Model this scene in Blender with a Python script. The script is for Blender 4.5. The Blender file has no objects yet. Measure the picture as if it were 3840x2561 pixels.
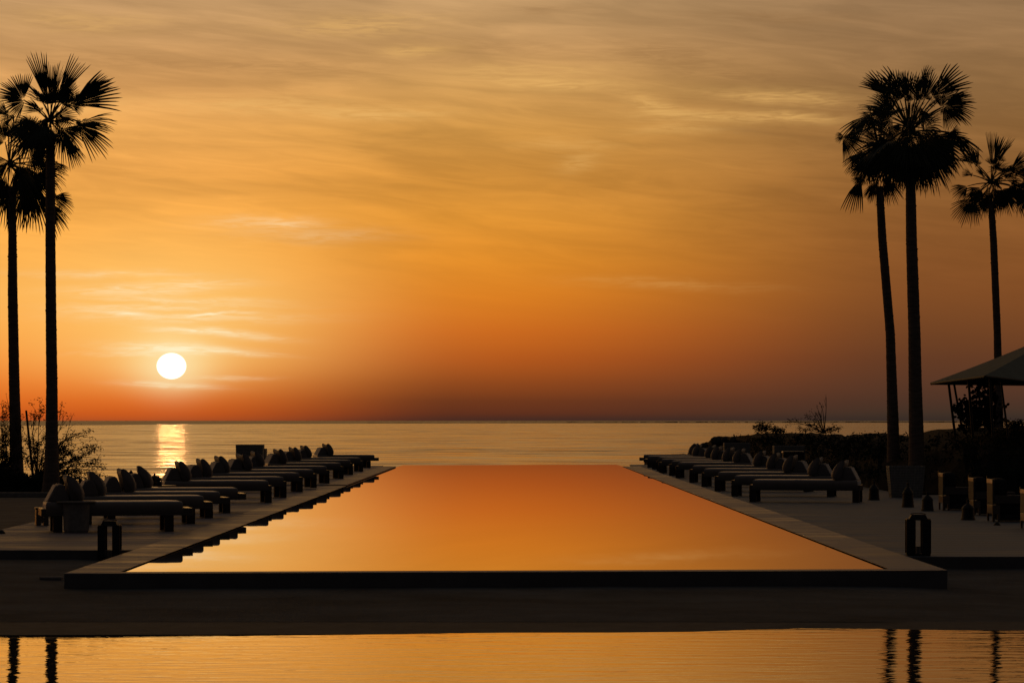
import bpy, math, random
from mathutils import Vector, Matrix
R = math.radians
scene = bpy.context.scene
col = scene.collection

# ------------------------------------------------------------------ camera
F = 10667.0            # focal length in pixels of the 3840 px wide photograph
VX, VY = 1905.0, 1577.0
CZ = 1.5               # eye height above the left deck
cam_d = bpy.data.cameras.new('camera')
cam = bpy.data.objects.new('camera', cam_d); col.objects.link(cam)
cam.location = (0, 0, CZ); cam.rotation_euler = (R(90), 0, 0)
cam_d.sensor_width = 36.0
cam_d.lens = 36.0 * F / 3840.0
cam_d.shift_x = (1920 - VX) / 3840.0
cam_d.shift_y = (VY - 1280.5) / 3840.0
cam_d.clip_end = 90000; cam_d.clip_start = 0.5
scene.camera = cam
scene.view_settings.view_transform = 'Standard'
scene.view_settings.look = 'None'
scene.view_settings.exposure = 0.0
scene.view_settings.gamma = 1.0

def at(px, py, d):            # point seen at photo pixel (px,py) at distance d
    return Vector(((px - VX) * d / F, d, CZ - (py - VY) * d / F))
def on(px, py, z=0.0):        # point seen at pixel lying on height z
    d = (CZ - z) * F / (py - VY)
    return Vector(((px - VX) * d / F, d, z))

def lin(c):
    def f(v):
        v /= 255.0
        return v / 12.92 if v <= 0.04045 else ((v + 0.055) / 1.055) ** 2.4
    return (f(c[0]), f(c[1]), f(c[2]), 1.0)

# ------------------------------------------------------------------ node helper
class NT:
    def __init__(s, tree): s.t = tree; s.n = tree.nodes; s.l = tree.links
    def new(s, kind, **kw):
        n = s.n.new(kind)
        for k, v in kw.items(): setattr(n, k, v)
        return n
    def put(s, sock, v):
        if isinstance(v, bpy.types.NodeSocket): s.l.new(v, sock)
        elif v is not None: sock.default_value = v
    def m(s, op, a, b=None, c=None, clamp=False):
        n = s.n.new('ShaderNodeMath'); n.operation = op; n.use_clamp = clamp
        s.put(n.inputs[0], a); s.put(n.inputs[1], b)
        if c is not None: s.put(n.inputs[2], c)
        return n.outputs[0]
    def sstep(s, x, a, b):
        n = s.n.new('ShaderNodeMapRange'); n.interpolation_type = 'SMOOTHSTEP'
        s.put(n.inputs[0], x); s.put(n.inputs[1], a); s.put(n.inputs[2], b)
        n.inputs[3].default_value = 0; n.inputs[4].default_value = 1
        return n.outputs[0]
    def comb(s, x, y, z):
        n = s.n.new('ShaderNodeCombineXYZ')
        s.put(n.inputs[0], x); s.put(n.inputs[1], y); s.put(n.inputs[2], z)
        return n.outputs[0]
    def noise(s, vec, scale=1.0, detail=4.0, rough=0.55, dist=0.0):
        n = s.n.new('ShaderNodeTexNoise')
        s.put(n.inputs['Vector'], vec)
        n.inputs['Scale'].default_value = scale; n.inputs['Detail'].default_value = detail
        n.inputs['Roughness'].default_value = rough; n.inputs['Distortion'].default_value = dist
        return n.outputs[0]
    def mix(s, f, a, b, blend='MIX'):
        n = s.n.new('ShaderNodeMix'); n.data_type = 'RGBA'; n.blend_type = blend
        s.put(n.inputs[0], f); s.put(n.inputs[6], a); s.put(n.inputs[7], b)
        return n.outputs[2]
    def ramp(s, fac, stops, interp='LINEAR'):
        n = s.n.new('ShaderNodeValToRGB'); cr = n.color_ramp; cr.interpolation = interp
        stops = sorted(stops)
        while len(cr.elements) < len(stops): cr.elements.new(0.5)
        for e, (p, c) in zip(cr.elements, stops): e.position = p
        for e, (p, c) in zip(cr.elements, stops): e.color = c
        s.put(n.inputs[0], fac)
        return n.outputs[0]
    def gauss(s, x, c, w):       # exp(-((x-c)/w)^2)
        u = s.m('DIVIDE', s.m('SUBTRACT', x, c), w)
        return s.m('EXPONENT', s.m('MULTIPLY', s.m('MULTIPLY', u, u), -1.0))

# ------------------------------------------------------------------ sky
SUN_A = (643 - VX) / F          # tan azimuth of the sun
SUN_E = (VY - 1374) / F         # tan elevation
world = bpy.data.worlds.new('World'); scene.world = world; world.use_nodes = True
nt = NT(world.node_tree); nt.n.clear()
tc = nt.new('ShaderNodeTexCoord'); sep = nt.new('ShaderNodeSeparateXYZ')
nt.l.new(tc.outputs['Generated'], sep.inputs[0])
dx, dy, dz = sep.outputs
az = nt.m('ARCTAN2', dx, dy)                       # azimuth, 0 = down the pool
el = nt.m('ARCTANGENT', nt.m('DIVIDE', dz, nt.m('SQRT', nt.m('ADD', nt.m('MULTIPLY', dx, dx), nt.m('MULTIPLY', dy, dy)))))
elp = nt.m('MAXIMUM', el, 0.0)
tt = nt.m('SQRT', nt.m('DIVIDE', elp, 1.5708))      # 0 horizon .. 1 zenith
def tpos(row):                                      # row of the photograph shown 2351 px wide
    e = math.atan((VY - row * 3840 / 2351) / F)
    return math.sqrt(max(e, 0) / 1.5708)
ZEN = [(0.42, None), (0.55, (112, 91, 68)), (0.75, (72, 73, 76)), (1.0, (60, 67, 78))]
def sky_ramp(rows, top):
    st = [(0.0, lin(rows[0][1]))] + [(tpos(r), lin(c)) for r, c in rows]
    st.append((0.42, lin(top)))
    st += [(p, lin(c)) for p, c in ZEN if c]
    return nt.ramp(tt, st)
RL = sky_ramp([(964, (178, 80, 34)), (950, (202, 90, 30)), (920, (220, 105, 32)), (880, (232, 121, 38)), (820, (244, 143, 50)), (760, (250, 162, 64)),
     (680, (252, 176, 80)), (600, (250, 174, 76)), (500, (243, 168, 74)), (400, (234, 163, 78)), (300, (228, 164, 86)),
     (200, (215, 158, 94)), (100, (198, 151, 98)), (0, (190, 149, 102))], (180, 129, 68))
RM = sky_ramp([(964, (84, 44, 30)), (950, (94, 47, 29)), (920, (110, 55, 28)), (880, (142, 70, 28)), (820, (180, 88, 28)), (760, (204, 106, 30)),
     (680, (219, 127, 34)), (600, (224, 140, 42)), (500, (219, 145, 52)), (400, (213, 146, 62)), (300, (206, 148, 72)),
     (200, (199, 149, 84)), (100, (192, 147, 94)), (0, (192, 152, 104))], (168, 116, 60))
RR = sky_ramp([(964, (58, 46, 38)), (950, (64, 48, 38)), (920, (77, 51, 38)), (880, (88, 55, 38)), (820, (99, 59, 36)), (760, (113, 67, 36)),
     (680, (126, 75, 37)), (600, (134, 82, 40)), (500, (138, 88, 44)), (400, (141, 95, 50)), (300, (143, 101, 57)),
     (200, (145, 107, 66)), (100, (148, 112, 74)), (0, (152, 118, 82))], (132, 100, 66))
aL, aM, aR = R(-7.6), R(-0.9), R(8.5)
fLM = nt.sstep(az, aL, aM)
fMR = nt.sstep(az, aM, aR)
sky = nt.mix(fMR, nt.mix(fLM, RL, RM), RR)
# thin cirrus, drawn out level
v1 = nt.comb(nt.m('MULTIPLY', az, 9.0), nt.m('ADD', nt.m('MULTIPLY', el, 62.0), nt.m('MULTIPLY', az, 5.0)), 0.0)
n1 = nt.noise(v1, 1.0, 5.0, 0.5, 0.9)
v2 = nt.comb(nt.m('MULTIPLY', az, 26.0), nt.m('ADD', nt.m('MULTIPLY', el, 230.0), nt.m('MULTIPLY', az, 22.0)), 3.7)
n2 = nt.noise(v2, 1.0, 6.0, 0.6, 0.8)
cm = nt.m('MULTIPLY', nt.sstep(el, R(1.6), R(5.2)), nt.m('SUBTRACT', 1.0, nt.sstep(el, R(22), R(50))))
c1 = nt.m('SUBTRACT', nt.sstep(n1, 0.36, 0.66), 0.5)
c2 = nt.m('SUBTRACT', nt.sstep(n2, 0.33, 0.70), 0.5)
amp = nt.m('ADD', nt.m('MULTIPLY', c1, 0.21), nt.m('MULTIPLY', c2, 0.13))
gain = nt.m('ADD', 1.0, nt.m('MULTIPLY', amp, nt.m('ADD', 0.05, cm)))
vm = nt.new('ShaderNodeVectorMath', operation='SCALE')
nt.l.new(sky, vm.inputs[0]); nt.l.new(gain, vm.inputs['Scale'])
sky = vm.outputs[0]
# glow round the sun
da = nt.m('SUBTRACT', az, math.atan(SUN_A)); de = nt.m('SUBTRACT', el, math.atan(SUN_E))
def blob(wa, we, oa=0.0, oe=0.0):
    u = nt.m('DIVIDE', nt.m('SUBTRACT', da, oa), wa); v = nt.m('DIVIDE', nt.m('SUBTRACT', de, oe), we)
    return nt.m('EXPONENT', nt.m('MULTIPLY', nt.m('ADD', nt.m('MULTIPLY', u, u), nt.m('MULTIPLY', v, v)), -1.0))
g = nt.m('MULTIPLY', blob(R(3.2), R(1.6), 0, R(0.85)), nt.sstep(el, R(0.1), R(1.3)))
sky = nt.mix(nt.m('MULTIPLY', g, 0.66), sky, lin((255, 204, 116)))
g = nt.m('MULTIPLY', blob(R(1.0), R(0.62), 0, R(0.12)), nt.sstep(el, R(0.15), R(0.9)))
sky = nt.mix(nt.m('MULTIPLY', g, 0.62), sky, lin((255, 224, 150)))
g = blob(R(.62), R(.50))
sky = nt.mix(nt.m('MULTIPLY', g, 0.5), sky, lin((255, 238, 186)))
# lit streaks of cloud beside and above the sun: (azimuth offset, row, half width, half height, strength)
PXR = 3840 / 2351 / F
n3 = nt.noise(nt.comb(nt.m('MULTIPLY', az, 70.0), nt.m('MULTIPLY', el, 620.0), 9.0), 1.0, 5.0, 0.6, 1.2)
brk = nt.m('ADD', 0.35, nt.m('MULTIPLY', nt.sstep(n3, 0.32, 0.66), 0.9))
n4 = nt.noise(nt.comb(nt.m('MULTIPLY', az, 34.0), nt.m('MULTIPLY', el, 60.0), 2.0), 1.0, 3.0, 0.5, 0.5)
def streak(pxc, row, hw, hh, k, slope=0.0, c=(255, 240, 196), soft=1.25, gain=0.85):
    global sky
    hh = hh * soft; k = k * gain; slope = slope / soft
    oa = math.atan((pxc * 3840 / 2351 - VX) / F) - math.atan(SUN_A)
    oe = math.atan((VY - row * 3840 / 2351) / F) - math.atan(SUN_E)
    u = nt.m('DIVIDE', nt.m('SUBTRACT', da, oa), hw * PXR)
    curve = nt.m('ADD', nt.m('MULTIPLY', u, slope * hh * PXR), nt.m('MULTIPLY', nt.m('SUBTRACT', n4, 0.5), 26 * PXR))
    v = nt.m('DIVIDE', nt.m('SUBTRACT', nt.m('SUBTRACT', de, oe), curve), hh * PXR)
    e = nt.m('EXPONENT', nt.m('MULTIPLY', nt.m('ADD', nt.m('MULTIPLY', u, u), nt.m('MULTIPLY', v, v)), -1.0))
    sky = nt.mix(nt.m('MULTIPLY', nt.m('MULTIPLY', e, brk), k, clamp=True), sky, lin(c))
for s_ in [(405, 801, 120, 8, 0.95, -.6), (330, 812, 110, 4, .45, 0), (540, 812, 90, 4, .5, -1.), (445, 760, 85, 5.5, .8, -.8), (560, 770, 90, 7, .4, -1),
           (300, 721, 60, 3.0, .85, 0), (480, 722, 70, 2.6, .85, .3), (400, 706, 190, 5, .35, 0), (420, 691, 170, 6, .4, -.6), (300, 668, 130, 9, .45, 0),
           (440, 655, 110, 8, .4, .3), (230, 715, 80, 8, .35, 0), (250, 632, 170, 7, .28, 0), (390, 884, 90, 5, .6, -.7), (520, 868, 80, 4, .3, 0),
           (660, 515, 70, 7, .26, .3), (580, 512, 120, 12, .2, .2), (720, 540, 160, 14, .16, 0), (430, 730, 220, 9, .35, 0)]:
    streak(*s_)
for s_ in [(860, 262, 150, 9, .5, .4), (600, 245, 200, 12, .4, 0), (820, 60, 180, 16, .4, .3), (960, 115, 90, 9, .45, .8),
           (1230, 160, 200, 8, .35, 0.3), (1250, 190, 160, 9, .5, -.7), (1500, 245, 60, 12, .45, -1.2), (1620, 270, 160, 8, .5, -.6), (1790, 225, 160, 10, .5, -.8),
           (1830, 272, 110, 7, .5, -.9), (1560, 300, 120, 7, .3, 0), (1330, 370, 50, 14, .3, .9), (1290, 330, 120, 8, .22, .3),
           (1560, 657, 190, 6, .13, -.9), (1450, 645, 140, 5, .10, -.8), (200, 60, 160, 14, .3, 0), (90, 250, 220, 12, .35, 0)]:
    streak(*s_, c=(238, 186, 108), soft=1.7, gain=0.92)
for s_ in [(1540, 130, 170, 26, .45, -.5), (1130, 110, 160, 16, .3, -.3), (700, 160, 220, 16, .3, 0), (1720, 180, 160, 18, .45, -.8), (2250, 190, 120, 40, .3, 0),
           (1780, 45, 200, 10, .35, -.5), (1250, 20, 120, 8, .35, -.4), (1720, 305, 90, 9, .3, -.6), (350, 150, 240, 14, .25, 0)]:
    streak(*s_, c=(140, 102, 62), soft=1.3, gain=0.8)
# low grey bank of haze over the far horizon
bank = nt.m('MULTIPLY', nt.m('SUBTRACT', 1.0, nt.sstep(el, R(0.01), R(0.16))), nt.sstep(az, R(-5), R(1)))
sky = nt.mix(nt.m('MULTIPLY', bank, 0.5), sky, lin((52, 40, 36)))
# away from the sunset the sky falls off to a dull blue grey
front = nt.sstep(dy, -0.15, 0.75)
back = nt.ramp(tt, [(0.0, lin((34, 31, 30))), (0.35, lin((42, 40, 42))), (1.0, lin((46, 44, 44)))])
sky = nt.mix(front, back, sky)
# physical dusk sky adds a little of its own colour
ns = nt.new('ShaderNodeTexSky', sky_type='NISHITA'); ns.sun_disc = False
ns.sun_elevation = R(1.09); ns.sun_rotation = math.atan(SUN_A); ns.air_density = 1.4; ns.dust_density = 5.0
vn = nt.new('ShaderNodeVectorMath', operation='SCALE'); nt.l.new(ns.outputs[0], vn.inputs[0]); vn.inputs['Scale'].default_value = 0.004
va = nt.new('ShaderNodeVectorMath', operation='ADD'); nt.l.new(sky, va.inputs[0]); nt.l.new(vn.outputs[0], va.inputs[1])
sky = va.outputs[0]
# the solar disc, a little flattened by refraction
u = nt.m('DIVIDE', da, 54.0 / F); v = nt.m('DIVIDE', de, 48.0 / F)
rr = nt.m('SQRT', nt.m('ADD', nt.m('MULTIPLY', u, u), nt.m('MULTIPLY', v, v)))
disc = nt.m('MULTIPLY', nt.m('SUBTRACT', 1.0, nt.sstep(rr, 0.90, 1.06)), nt.m('GREATER_THAN', dy, 0.0))
sky = nt.mix(disc, sky, (2.6, 2.4, 2.1, 1))
bg = nt.new('ShaderNodeBackground'); nt.l.new(sky, bg.inputs[0]); bg.inputs[1].default_value = 1.0
out = nt.new('ShaderNodeOutputWorld'); nt.l.new(bg.outputs[0], out.inputs[0])
world.cycles.sampling_method = 'MANUAL'; world.cycles.sample_map_resolution = 2048

sun_d = bpy.data.lights.new('sun', 'SUN'); sun = bpy.data.objects.new('sun', sun_d); col.objects.link(sun)
sun_d.energy = 0.0075; sun_d.angle = R(0.55); sun_d.color = (1.0, 0.42, 0.13)
sd = Vector((SUN_A, 1.0, SUN_E)).normalized()
sun.rotation_euler = sd.to_track_quat('Z', 'Y').to_euler()
sun.location = (0, -5, 30)

# ------------------------------------------------------------------ materials
def mat(name, color, rough=0.6, spec=0.5, var=0.25, nscale=6.0, bump=0.0, bscale=40.0, stretch=(1, 1, 1), sheen=0.0, coord='Object'):
    m = bpy.data.materials.new(name); m.use_nodes = True
    t = NT(m.node_tree); b = t.n['Principled BSDF']
    tcn = t.new('ShaderNodeTexCoord'); mp = t.new('ShaderNodeMapping'); mp.inputs['Scale'].default_value = stretch
    t.l.new(tcn.outputs[coord], mp.inputs[0])
    n = t.noise(mp.outputs[0], nscale, 5.0, 0.6)
    c = tuple(color) + (1,)
    lo = tuple(x * (1 - var) for x in color) + (1,); hi = tuple(min(1, x * (1 + var)) for x in color) + (1,)
    t.l.new(t.ramp(n, [(0.3, lo), (0.7, hi)]), b.inputs['Base Color'])
    b.inputs['Roughness'].default_value = rough
    b.inputs['Specular IOR Level'].default_value = spec
    if sheen:
        b.inputs['Sheen Weight'].default_value = sheen; b.inputs['Sheen Roughness'].default_value = 0.4
    if bump:
        n2_ = t.noise(mp.outputs[0], bscale, 4.0, 0.6)
        bm_ = t.new('ShaderNodeBump'); bm_.inputs['Strength'].default_value = bump; bm_.inputs['Distance'].default_value = 0.01
        t.l.new(n2_, bm_.inputs['Height']); t.l.new(bm_.outputs[0], b.inputs['Normal'])
    return m

def plank_mat(name, color, rough, width, spec=0.5, bump=0.4, var=0.35):
    """boards or slabs running in X, joints every `width` metres in Y"""
    m = bpy.data.materials.new(name); m.use_nodes = True
    t = NT(m.node_tree); b = t.n['Principled BSDF']
    tcn = t.new('ShaderNodeTexCoord'); sp = t.new('ShaderNodeSeparateXYZ'); t.l.new(tcn.outputs['Object'], sp.inputs[0])
    x, y, z = sp.outputs
    yy = t.m('DIVIDE', y, width); idx = t.m('FLOOR', yy); fr = t.m('FRACT', yy)
    wn = t.new('ShaderNodeTexWhiteNoise', noise_dimensions='1D'); t.l.new(idx, wn.inputs['W'])
    st = t.noise(t.comb(t.m('MULTIPLY', x, 1.3), t.m('MULTIPLY', y, 9.0), idx), 1.0, 5.0, 0.6)
    wide = t.sstep(t.noise(t.comb(t.m('MULTIPLY', x, .55), t.m('MULTIPLY', y, 1.5), 4.0), 1.0, 6.0, 0.62, .4), .34, .66)
    f = t.m('ADD', t.m('ADD', t.m('MULTIPLY', wn.outputs[0], 0.28), t.m('MULTIPLY', st, 0.34)), t.m('MULTIPLY', wide, 0.42))
    lo = tuple(c * (1 - var) for c in color) + (1,); hi = tuple(c * (1 + var) for c in color) + (1,)
    base = t.ramp(f, [(0.2, lo), (0.85, hi)])
    gap = t.m('LESS_THAN', t.m('ABSOLUTE', t.m('SUBTRACT', fr, 0.5)), 0.47)
    base = t.mix(gap, (0.01, 0.01, 0.01, 1), base)
    t.l.new(base, b.inputs['Base Color'])
    rg = t.m('ADD', rough - 0.24, t.m('MULTIPLY', f, 0.48)); t.l.new(rg, b.inputs['Roughness'])
    b.inputs['Specular IOR Level'].default_value = spec
    bp = t.new('ShaderNodeBump'); bp.inputs['Strength'].default_value = bump; bp.inputs['Distance'].default_value = 0.006
    t.l.new(t.m('ADD', t.m('MULTIPLY', gap, 0.8), t.m('MULTIPLY', st, 0.8)), bp.inputs['Height']); t.l.new(bp.outputs[0], b.inputs['Normal'])
    return m

def woven_mat(name, color):
    m = bpy.data.materials.new(name); m.use_nodes = True
    t = NT(m.node_tree); b = t.n['Principled BSDF']
    tcn = t.new('ShaderNodeTexCoord'); sp = t.new('ShaderNodeSeparateXYZ'); t.l.new(tcn.outputs['Object'], sp.inputs[0])
    x, y, z = sp.outputs
    k = 2 * math.pi
    h = t.m('SINE', t.m('MULTIPLY', z, k / 0.034)); w = t.m('SINE', t.m('MULTIPLY', t.m('ADD', x, y), k / 0.06))
    hh = t.m('ADD', t.m('MULTIPLY', h, 0.5), t.m('MULTIPLY', t.m('MULTIPLY', h, w), 0.4))
    n = t.noise(tcn.outputs['Object'], 30, 3, 0.6)
    f = t.m('ADD', t.m('MULTIPLY', hh, 0.4), n)
    t.l.new(t.ramp(f, [(0.15, tuple(c * 0.4 for c in color) + (1,)), (0.9, tuple(c * 1.2 for c in color) + (1,))]), b.inputs['Base Color'])
    b.inputs['Roughness'].default_value = 0.7
    bp = t.new('ShaderNodeBump'); bp.inputs['Strength'].default_value = 0.9; bp.inputs['Distance'].default_value = 0.01
    t.l.new(hh, bp.inputs['Height']); t.l.new(bp.outputs[0], b.inputs['Normal'])
    return m

def water_mat(name, deep, rough, layers, mirror=0.0, tint=(1.0, 0.88, 0.88, 1)):
    """layers: list of (scale_x, scale_y, strength metres)"""
    m = bpy.data.materials.new(name); m.use_nodes = True
    t = NT(m.node_tree); b = t.n['Principled BSDF']
    tcn = t.new('ShaderNodeTexCoord'); sp = t.new('ShaderNodeSeparateXYZ'); t.l.new(tcn.outputs['Object'], sp.inputs[0])
    x, y, z = sp.outputs
    h = None
    for i, (sx, sy, a) in enumerate(layers):
        n = t.noise(t.comb(t.m('MULTIPLY', x, sx), t.m('MULTIPLY', y, sy), 7.1 * i), 1.0, 3.0, 0.55, 0.3)
        n = t.m('MULTIPLY', n, a)
        h = n if h is None else t.m('ADD', h, n)
    b.inputs['Base Color'].default_value = tuple(deep) + (1,)
    b.inputs['Roughness'].default_value = rough
    b.inputs['IOR'].default_value = 1.333
    b.inputs['Specular IOR Level'].default_value = 0.5
    bp = t.new('ShaderNodeBump'); bp.inputs['Strength'].default_value = 1.0; bp.inputs['Distance'].default_value = 1.0
    t.l.new(h, bp.inputs['Height']); t.l.new(bp.outputs[0], b.inputs['Normal'])
    if mirror:          # still, clear film of water over dark tiles: stronger reflection at low angles
        gl = t.new('ShaderNodeBsdfGlossy'); gl.inputs['Color'].default_value = tint; gl.inputs['Roughness'].default_value = rough
        t.l.new(bp.outputs[0], gl.inputs['Normal'])
        lw = t.new('ShaderNodeLayerWeight'); lw.inputs[0].default_value = 0.5
        fac = t.m('MULTIPLY', t.sstep(lw.outputs['Facing'], 0.80, 0.97), mirror)
        mx_ = t.new('ShaderNodeMixShader'); t.l.new(fac, mx_.inputs[0]); t.l.new(b.outputs[0], mx_.inputs[1]); t.l.new(gl.outputs[0], mx_.inputs[2])
        t.l.new(mx_.outputs[0], t.n['Material Output'].inputs[0])
    return m

def sea_mat(name, deep, rough, sx, sy, ax, ay, bias, detail=5):
    m = bpy.data.materials.new(name); m.use_nodes = True
    t = NT(m.node_tree); b = t.n['Principled BSDF']
    tcn = t.new('ShaderNodeTexCoord'); sp = t.new('ShaderNodeSeparateXYZ'); t.l.new(tcn.outputs['Object'], sp.inputs[0])
    x, y, z = sp.outputs
    px_ = t.m('MULTIPLY', x, sx); py_ = t.m('MULTIPLY', y, sy)
    na = t.noise(t.comb(px_, py_, 0.0), 1.0, detail, 0.68, 0.2)
    nb = t.noise(t.comb(px_, py_, 31.0), 1.0, detail, 0.68, 0.2)
    # gusts and slicks: broad patches where the ripples are weaker
    g_ = t.noise(t.comb(t.m('MULTIPLY', x, .004), t.m('MULTIPLY', y, .012), 5.0), 1.0, 4.0, 0.6)
    gs = t.m('ADD', 0.55, t.m('MULTIPLY', t.sstep(g_, .35, .65), .6))
    nx_ = t.m('MULTIPLY', t.m('MULTIPLY', t.m('SUBTRACT', na, 0.5), ax), gs)
    ny_ = t.m('MULTIPLY', t.m('SUBTRACT', t.m('MULTIPLY', t.m('SUBTRACT', nb, 0.5), ay), bias), gs)
    vn_ = t.new('ShaderNodeVectorMath', operation='NORMALIZE'); t.l.new(t.comb(nx_, ny_, 1.0), vn_.inputs[0])
    t.l.new(vn_.outputs[0], b.inputs['Normal'])
    b.inputs['Base Color'].default_value = tuple(deep) + (1,)
    b.inputs['Roughness'].default_value = rough; b.inputs['IOR'].default_value = 1.333
    return m

M = {}
M['palm_bark'] = mat('palm_bark', (0.13, 0.095, 0.075), 0.85, 0.2, 0.4, 5, 0.8, 30, (1, 1, 5))
M['palm_leaf'] = mat('palm_leaf', (0.028, 0.034, 0.016), 0.6, 0.25, 0.4, 3)
M['dead_leaf'] = mat('dead_leaf', (0.045, 0.032, 0.018), 0.8, 0.1, 0.4, 3)
M['leaf'] = mat('leaf', (0.020, 0.026, 0.017), 0.85, 0.06, 0.5, 2)
M['twig'] = mat('twig', (0.04, 0.03, 0.022), 0.8, 0.2, 0.3, 4)
M['rock'] = mat('rock', (0.05, 0.046, 0.042), 0.9, 0.2, 0.5, 1.5, 0.8, 8)
M['soil'] = mat('soil', (0.018, 0.017, 0.015), 0.95, 0.1, 0.5, 2, 0.8, 20)
M['gravel'] = mat('gravel', (0.10, 0.092, 0.085), 0.9, 0.25, 0.35, 1.3, 0.8, 60)
M['lawn'] = mat('lawn', (0.07, 0.078, 0.085), 0.95, 0.12, 0.45, 0.9, 1.0, 70)
M['fabric'] = mat('fabric', (0.15, 0.118, 0.10), 0.32, 1.0, 0.12, 9, 0.12, 220, sheen=1.0)
M['skylit_fabric'] = mat('skylit_fabric', (0.50, 0.46, 0.42), 0.7, 0.3, 0.1, 9, 0.2, 200)  # pale fabric, skylight on the backrest slope put into its colour
M['pillow_fabric'] = mat('pillow_fabric', (0.13, 0.108, 0.10), 0.6, 0.35, 0.12, 9, 0.3, 200, sheen=0.12)
M['dark_fabric'] = mat('dark_fabric', (0.03, 0.028, 0.028), 0.9, 0.1, 0.2, 9, 0.2, 160)
M['shaded_wood'] = mat('shaded_wood', (0.05, 0.045, 0.04), 0.65, 0.2, 0.25, 8, 0.1, 60, (12, 12, 1))  # darker chair wood, shade on the lower back put into the colour
M['leg_wood'] = mat('leg_wood', (0.045, 0.03, 0.022), 0.7, 0.15, 0.35, 6, 0.25, 60, (12, 12, 1))
M['wood'] = mat('wood', (0.05, 0.033, 0.024), 0.20, 0.6, 0.35, 6, 0.25, 60, (1, 12, 12))
M['pale_wood'] = mat('pale_wood', (0.09, 0.055, 0.035), 0.30, 0.6, 0.25, 8, 0.1, 60, (12, 12, 1))
M['dark_metal'] = mat('dark_metal', (0.012, 0.011, 0.011), 0.55, 0.3, 0.3, 8, 0.1, 90)
M['glass'] = mat('glass', (0.05, 0.05, 0.05), 0.08, 0.6, 0.1, 3)
M['cast_stone'] = mat('cast_stone', (0.20, 0.18, 0.16), 0.85, 0.25, 0.25, 12, 0.5, 90)
M['canvas'] = mat('canvas', (0.13, 0.15, 0.125), 0.85, 0.2, 0.12, 3, 0.2, 80)
M['wall'] = mat('wall', (0.06, 0.055, 0.05), 0.8, 0.3, 0.35, 4, 0.4, 60)
M['deck'] = plank_mat('deck', (0.18, 0.17, 0.185), 0.56, 0.60, 0.4, 0.5, 0.3)
M['patio'] = plank_mat('patio', (0.15, 0.175, 0.195), 0.66, 0.60, 0.3, 0.5, 0.3)
M['coping'] = plank_mat('coping', (0.17, 0.15, 0.155), 0.46, 0.33, 0.45, 1.0, 0.75)
M['coping_face'] = mat('coping_face', (0.11, 0.10, 0.10), 0.8, 0.2, 0.2, 3, 0.4, 40)
M['pool_tile'] = mat('pool_tile', (0.008, 0.008, 0.009), 1.0, 0.0, 0.3, 12)
M['wicker'] = woven_mat('wicker', (0.24, 0.225, 0.20))
M['pool_water'] = water_mat('pool_water', (0.012, 0.013, 0.013), 0.008, [(2.2, 0.9, 0.00016), (9, 4, 0.00005)], .30)
M['near_water'] = water_mat('near_water', (0.012, 0.012, 0.012), 0.02, [(0.6, 2.6, 0.0022), (2.0, 5.5, 0.0038), (7, 22, 0.00012)], .70, (.95, .82, .60, 1))
M['lagoon'] = sea_mat('lagoon', (0.05, 0.032, 0.014), 0.15, .055, .17, 1.3, 1.0, .055, 8)
M['ocean'] = sea_mat('ocean', (0.06, 0.026, 0.012), 0.34, .02, .03, .30, .20, .05)

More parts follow.
